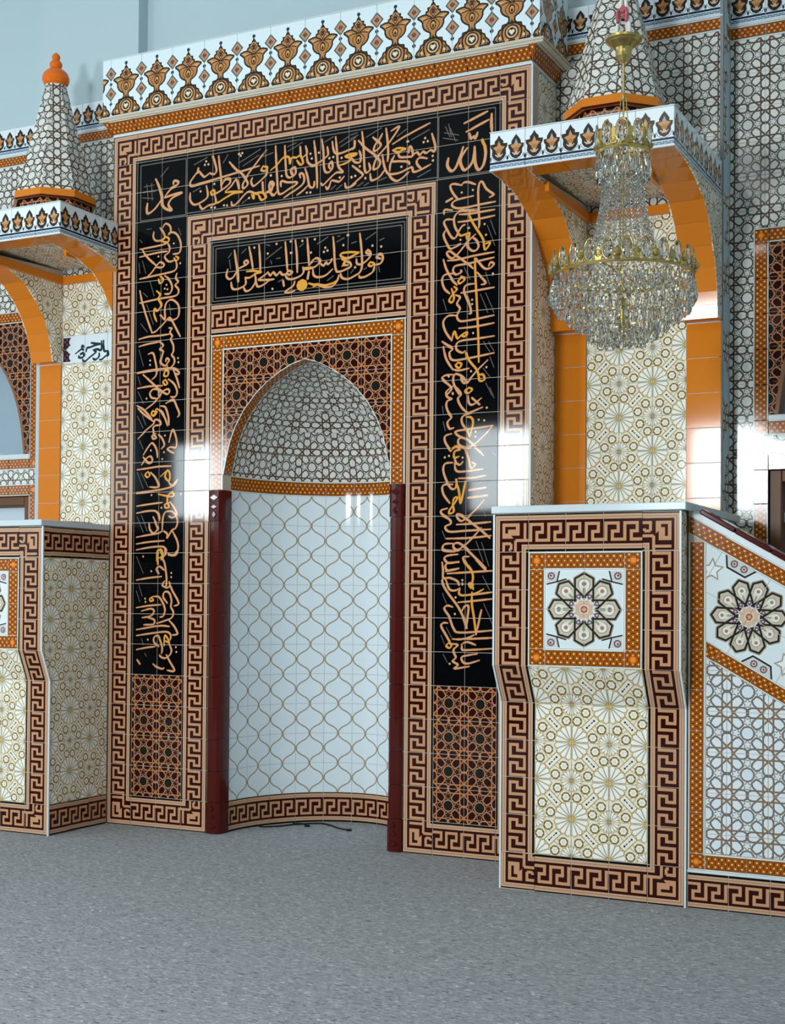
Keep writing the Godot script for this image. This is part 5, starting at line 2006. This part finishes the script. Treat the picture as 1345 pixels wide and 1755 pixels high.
		m.slab(oct.call(.292, k, yr + .012), oct.call(.292, k + 1, yr + .012), oct.call(.286, k + 1, yr + .06), oct.call(.286, k, yr + .06), .012)
		m.quad(oct.call(.286, k, yr + .06), oct.call(.286, k + 1, yr + .06), oct.call(.26, k + 1, yr + .062), oct.call(.26, k, yr + .062))
		m.quad(oct.call(.24, k, yr), oct.call(.24, k + 1, yr), oct.call(.285, k + 1, yr), oct.call(.285, k, yr))
		part(o, "ring_tile", m.mesh(), "orange")
		for j in 4:
			var f0 := j / 4.0
			var f1 := (j + 1) / 4.0
			var r0 := lerpf(.275, .072, f0 + .002)
			var r1 := lerpf(.275, .072, f1 - .002)
			var p0: Vector3 = oct.call(r0, k, yr + .06 + .78 * (f0 + .002))
			var p1: Vector3 = oct.call(r0, k + 1, yr + .06 + .78 * (f0 + .002))
			var p2: Vector3 = oct.call(r1, k + 1, yr + .06 + .78 * (f1 - .002))
			var p3: Vector3 = oct.call(r1, k, yr + .06 + .78 * (f1 - .002))
			var h0 := p0.distance_to(p1) * .5 / .2
			var h1 := p2.distance_to(p3) * .5 / .2
			m = MB.new()
			var off := .5 * (k % 2)
			# split across so that the print keeps straight
			var n := 4
			for i in n:
				var s0 := float(i) / n
				var s1 := float(i + 1) / n
				m.quad(p0.lerp(p1, s0), p0.lerp(p1, s1), p3.lerp(p2, s1), p3.lerp(p2, s0), V(off + h0 * (2 * s0 - 1), -f0 * 4), V(off + h0 * (2 * s1 - 1), -f0 * 4), V(off + h1 * (2 * s1 - 1), -f1 * 4), V(off + h1 * (2 * s0 - 1), -f1 * 4))
			var nn := (p2 - p0).cross(p3 - p1).normalized() * -.005
			m.quad(p0 + nn, p1 + nn, p1, p0)
			m.quad(p1 + nn, p2 + nn, p2, p1)
			m.quad(p2 + nn, p3 + nn, p3, p2)
			m.quad(p3 + nn, p0 + nn, p0, p3)
			part(o, "turret_tile", m.mesh(), "lattice_grey")
	var fin := MB.new()
	var fp := [V(.0, .0), V(.066, .0), V(.084, .016), V(.093, .04), V(.092, .062), V(.082, .088), V(.062, .108), V(.042, .121), V(.036, .128), V(.041, .138), V(.044, .150), V(.041, .163), V(.030, .176), V(.023, .184), V(.027, .193), V(.029, .204), V(.024, .217), V(.012, .229), V(.0, .238)]
	fin.lathe(fp, 28)
	part(o, "finial", fin.mesh(), "orange_bright", Transform3D(Basis.IDENTITY, c + Vector3(0, yr + .835, 0)), "glossy orange bulb finial")

func make_plaque() -> void:
	var o := thing("plaque", "white lettered tile plaque with dark scalloped end in the left alcove", "plaque", Vector3(-.45, 3.185, ZP))
	var pf := plane_front(ZP + .002)
	for i in 3:
		lay(o, "lettered_tile", "lettering_back", pf, -.65 + .2 * i, 3.285, .2, .2, 0, Rect2(i / 3.0, 0, 1 / 3.0, 1))
	block(o, "backing", Vector3(-.75, 3.185, ZP - .006), Vector3(-.15, 3.385, ZP - .004), "grout")

# ---------------------------------------------------------------- chandelier
func drop_mesh(l: float, r: float) -> Mesh:   # almond crystal, hangs down from y = 0
	var key := "drop %.4f %.4f" % [l, r]
	if cache.has(key):
		return cache[key]
	var b := MB.new()
	b.lathe([V(0, -l), V(r * .7, -l * .84), V(r, -l * .62), V(r * .62, -l * .28), V(0, 0)], 6, false)
	cache[key] = b.mesh()
	return cache[key]

func plate_mesh(h: float, w: float) -> Mesh:   # oval cut plate, stands up from y = 0, faces +z
	var b := MB.new()
	var n := 12
	for s in [-1.0, 1.0]:
		for i in n:
			var a0 := TAU * i / n
			var a1 := TAU * (i + 1) / n
			var p := Vector3(sin(a0) * w, h * .5 - cos(a0) * h * .5, 0)
			var q := Vector3(sin(a1) * w, h * .5 - cos(a1) * h * .5, 0)
			var c := Vector3(0, h * .5, .008 * s)
			var p1 := p.lerp(c, .45) + Vector3(0, 0, .0035 * s)
			var q1 := q.lerp(c, .45) + Vector3(0, 0, .0035 * s)
			if s > 0:
				b.quad(p, q, q1, p1)
				b.tri(p1, q1, c)
			else:
				b.quad(q, p, p1, q1)
				b.tri(q1, p1, c)
	return b.mesh()

func oval_rim(h: float, w: float) -> Mesh:
	var b := MB.new()
	var p := PackedVector3Array()
	for i in 17:
		var a := TAU * i / 16
		p.append(Vector3(sin(a) * w, h * .5 - cos(a) * h * .5, 0))
	b.tube(p, .0028, 5)
	return b.mesh()

func make_chandelier() -> void:
	var C := Vector3(3.966, 0, 1.358)
	var o := thing("chandelier", "crystal drop chandelier with a brass crown, hanging before the right pulpit", "chandelier", C + Vector3(0, 2.65, 0))
	var T := func(y: float, a := 0.0, r := 0.0, turn := 0.0) -> Transform3D: return Transform3D(Basis(Vector3(0, 1, 0), a + turn), C + Vector3(sin(a) * r, y, cos(a) * r))
	# suspension: cloth straps, pink ribbon, brass cup, rod
	for s in [[-.03, .012, .010], [.012, -.02, .012], [.036, .022, -.008]]:
		var b := MB.new()
		var p := PackedVector3Array()
		for q in [V(1.0, 4.055), V(.9, 4.12), V(.55, 4.17), V(.35, 4.24), V(.5, 4.5), V(.3, 5.2), V(.2, 6.2)]:
			p.append(Vector3(s[0] * q.x, q.y, s[1] * q.x))
		b.tube(p, .009, 6)
		part(o, "strap", b.mesh(), "cloth", Transform3D(Basis.IDENTITY, C))
	var rb := MB.new()
	rb.lathe([V(.014, -.03), V(.022, -.02), V(.019, .0), V(.023, .012), V(.018, .03), V(.012, .034)], 10)
	for s in [-1.0, 1.0]:
		rb.tube(PackedVector3Array([Vector3(0, 0, .02), Vector3(s * .016, .012, .024), Vector3(s * .024, -.01, .026), Vector3(s * .02, -.05, .028)]), .008, 6)
	part(o, "ribbon", rb.mesh(), "pink_cloth", T.call(4.185), "pink cloth tied round the straps")
	var cup := MB.new()
	cup.lathe([V(.0, 3.957), V(.018, 3.958), V(.024, 3.966), V(.030, 3.976), V(.036, 3.985), V(.037, 4.0), V(.037, 4.012), V(.041, 4.022), V(.055, 4.034), V(.072, 4.046), V(.077, 4.052), V(.084, 4.058), V(.084, 4.068), V(.076, 4.072), V(.07, 4.064), V(.03, 4.04), V(0, 4.035)], 32)
	part(o, "cup", cup.mesh(), "brass", Transform3D(Basis.IDENTITY, C))
	var rod := MB.new()
	rod.lathe([V(.0045, 2.70), V(.0045, 3.57), V(.011, 3.58), V(.011, 3.6), V(.004, 3.61), V(.004, 3.78), V(.009, 3.79), V(.009, 3.81), V(.006, 3.82), V(.006, 3.96)], 10)
	part(o, "rod", rod.mesh(), "brass", Transform3D(Basis.IDENTITY, C))
	for s in [-1.0, 1.0]:
		var w := MB.new()
		w.tube(PackedVector3Array([Vector3(s * .012, 3.8, 0), Vector3(s * .03, 3.56, .0)]), .0022, 5)
		part(o, "stay_wire", w.mesh(), "brass", Transform3D(Basis.IDENTITY, C))
	# upper crown
	var ring := MB.new()
	ring.lathe([V(.112, 3.538), V(.121, 3.536), V(.125, 3.545), V(.121, 3.556), V(.112, 3.554), V(.112, 3.538)], 40)
	part(o, "crown_ring", ring.mesh(), "brass", Transform3D(Basis.IDENTITY, C))
	var pm := plate_mesh(.10, .024)
	var rm := oval_rim(.108, .028)
	var cl := MB.new()
	cl.prism(PackedVector2Array([V(-.014, 0), V(.014, 0), V(.018, .03), V(.008, .04), V(.012, .06), V(0, .082), V(-.012, .06), V(-.008, .04), V(-.018, .03)]), -.002, .002)
	var cl_mesh := cl.mesh()
	for i in 10:
		var a := TAU * i / 10 + .25
		part(o, "crown_leaf", cl_mesh, "brass", T.call(3.555, a + TAU / 20, .122))
		part(o, "oval_plate", pm, "crystal", T.call(3.562, a, .123))
		part(o, "oval_rim", rm, "brass", T.call(3.558, a, .123))
		var bead := MB.new()
		bead.lathe([V(0, -.014), V(.01, -.01), V(.014, 0), V(.01, .01), V(0, .014)], 8)
		part(o, "crown_bead", bead.mesh(), "crystal", T.call(3.572, a + TAU / 20, .123))
	var spokes := MB.new()
	for i in 4:
		var a := TAU * i / 4
		spokes.tube(PackedVector3Array([Vector3.ZERO, Vector3(sin(a) * .115, 0, cos(a) * .115)]), .004, 5)
		spokes.tube(PackedVector3Array([Vector3(0, -.54, 0), Vector3(sin(a) * .2, -.56, cos(a) * .2), Vector3(sin(a) * .32, -.57, cos(a) * .32)]), .005, 5)
	part(o, "spokes", spokes.mesh(), "brass", T.call(3.545))
	for i in 26:
		part(o, "upper_drop", drop_mesh(.125, .014), "crystal", T.call(3.535, TAU * i / 26, .117))
	for i in 18:
		part(o, "upper_drop", drop_mesh(.10, .012), "crystal", T.call(3.50, TAU * (i + .5) / 18, .095))
	# strands of beads that flare from the crown to the wide ring
	var strand := MB.new()
	for i in 27:
		var f := i / 26.0
		var y := lerpf(3.42, 3.0, f)
		var r := .088 + .085 * pow(f, 1.6) + .05 * pow(f, 7)
		for k in 6:
			var a0 := TAU * k / 6
			var a1 := TAU * (k + 1) / 6
			var e := .0085 if i % 3 else .0115
			var c := Vector3(0, y, r)
			var p := c + Vector3(cos(a0) * e, 0, sin(a0) * e)
			var q := c + Vector3(cos(a1) * e, 0, sin(a1) * e)
			strand.tri(q, p, c + Vector3(0, .0085, 0))
			strand.tri(p, q, c - Vector3(0, .0085, 0))
	var sm := strand.mesh()
	for i in 30:
		part(o, "bead_strand", sm, "crystal", T.call(0.0, TAU * i / 30, 0.0))
	# wide ring with its crest
	var R := .318
	var big := MB.new()
	big.lathe([V(R - .006, 2.974), V(R + .002, 2.973), V(R + .005, 2.980), V(R + .002, 2.987), V(R - .006, 2.987), V(R - .006, 2.974)], 64)
	part(o, "wide_ring", big.mesh(), "brass", Transform3D(Basis.IDENTITY, C))
	pm = plate_mesh(.088, .021)
	rm = oval_rim(.096, .025)
	var leaf := MB.new()
	leaf.prism(PackedVector2Array([V(-.012, 0), V(.012, 0), V(.017, .022), V(.008, .030), V(.011, .046), V(0, .060), V(-.011, .046), V(-.008, .030), V(-.017, .022)]), -.002, .002)
	var leaf_mesh := leaf.mesh()
	for i in 24:
		var a := TAU * i / 24 + .1
		part(o, "oval_plate", pm, "crystal", T.call(2.992, a, R))
		part(o, "oval_rim", rm, "brass", T.call(2.988, a, R))
		part(o, "crest_leaf", leaf_mesh, "brass", T.call(2.985, a + TAU / 48, R + .003))
		var bead := MB.new()
		bead.lathe([V(0, -.018), V(.012, -.012), V(.017, 0), V(.012, .012), V(0, .018)], 8)
		part(o, "crest_bead", bead.mesh(), "crystal" if i % 2 else "brass", T.call(3.015, a + TAU / 48, R + .008))
	# tiers of drops
	for q in [[.320, 2.965, 66, .075, .0125], [.324, 2.925, 54, .075, .0135], [.300, 2.885, 48, .08, .0135], [.252, 2.845, 40, .08, .0135], [.205, 2.805, 32, .075, .0135], [.155, 2.76, 26, .075, .0135], [.105, 2.735, 18, .075, .014], [.045, 2.715, 8, .06, .014]]:
		for i in q[2]:
			part(o, "crystal_drop", drop_mesh(q[3], q[4]), "crystal", T.call(q[1] + rng.randf_range(-.006, .006), TAU * (i + .5 * (q[2] % 3)) / q[2], q[0]))
	for q in [[.27, 2.885], [.18, 2.80], [.085, 2.735]]:
		var b := MB.new()
		b.lathe([V(q[0] - .004, q[1] - .003), V(q[0] + .003, q[1] - .003), V(q[0] + .003, q[1] + .003), V(q[0] - .004, q[1] + .003), V(q[0] - .004, q[1] - .003)], 36)
		part(o, "tier_ring", b.mesh(), "brass", Transform3D(Basis.IDENTITY, C))
	var boss := MB.new()
	boss.lathe([V(0, 2.70), V(.03, 2.705), V(.045, 2.72), V(.03, 2.735), V(.012, 2.75), V(.012, 2.83), V(.03, 2.84), V(.034, 2.86), V(.012, 2.88), V(.0, 2.89)], 20)
	part(o, "boss", boss.mesh(), "brass", Transform3D(Basis.IDENTITY, C))

func make_cable() -> void:
	var o := thing("cable", "thin black cable lying on the carpet inside the prayer niche", "cable", Vector3(1.35, 0, -.6))
	for l in [[V(.93, -.42), V(.99, -.36), V(1.07, -.42), V(1.14, -.55), V(1.25, -.66), V(1.36, -.63), V(1.47, -.55), V(1.56, -.52)], [V(1.10, -.58), V(1.17, -.59), V(1.22, -.56), V(1.24, -.53)]]:
		var p := PackedVector3Array()
		for q in curve(PackedVector2Array(l), 6):
			p.append(Vector3(q.x, .006, q.y))
		var b := MB.new()
		b.tube(p, .005, 6)
		var e := p[p.size() - 1]
		b.box(e - Vector3(.016, .006, .012), e + Vector3(.016, .008, .012), .003)
		part(o, "wire", b.mesh(), "black_plastic")
	var lo := thing("cable", "thin dark cable lying loose on the ledge of the left pulpit", "cable", Vector3(-.2, 1.992, .2))
	var p := PackedVector3Array()
	for q in curve(PackedVector2Array([V(-.42, .56), V(-.28, .52), V(-.14, .44), V(-.06, .30), V(-.05, .12)]), 6):
		p.append(Vector3(q.x, 1.996, q.y))
	var b := MB.new()
	b.tube(p, .004, 6)
	part(lo, "wire", b.mesh(), "black_plastic")
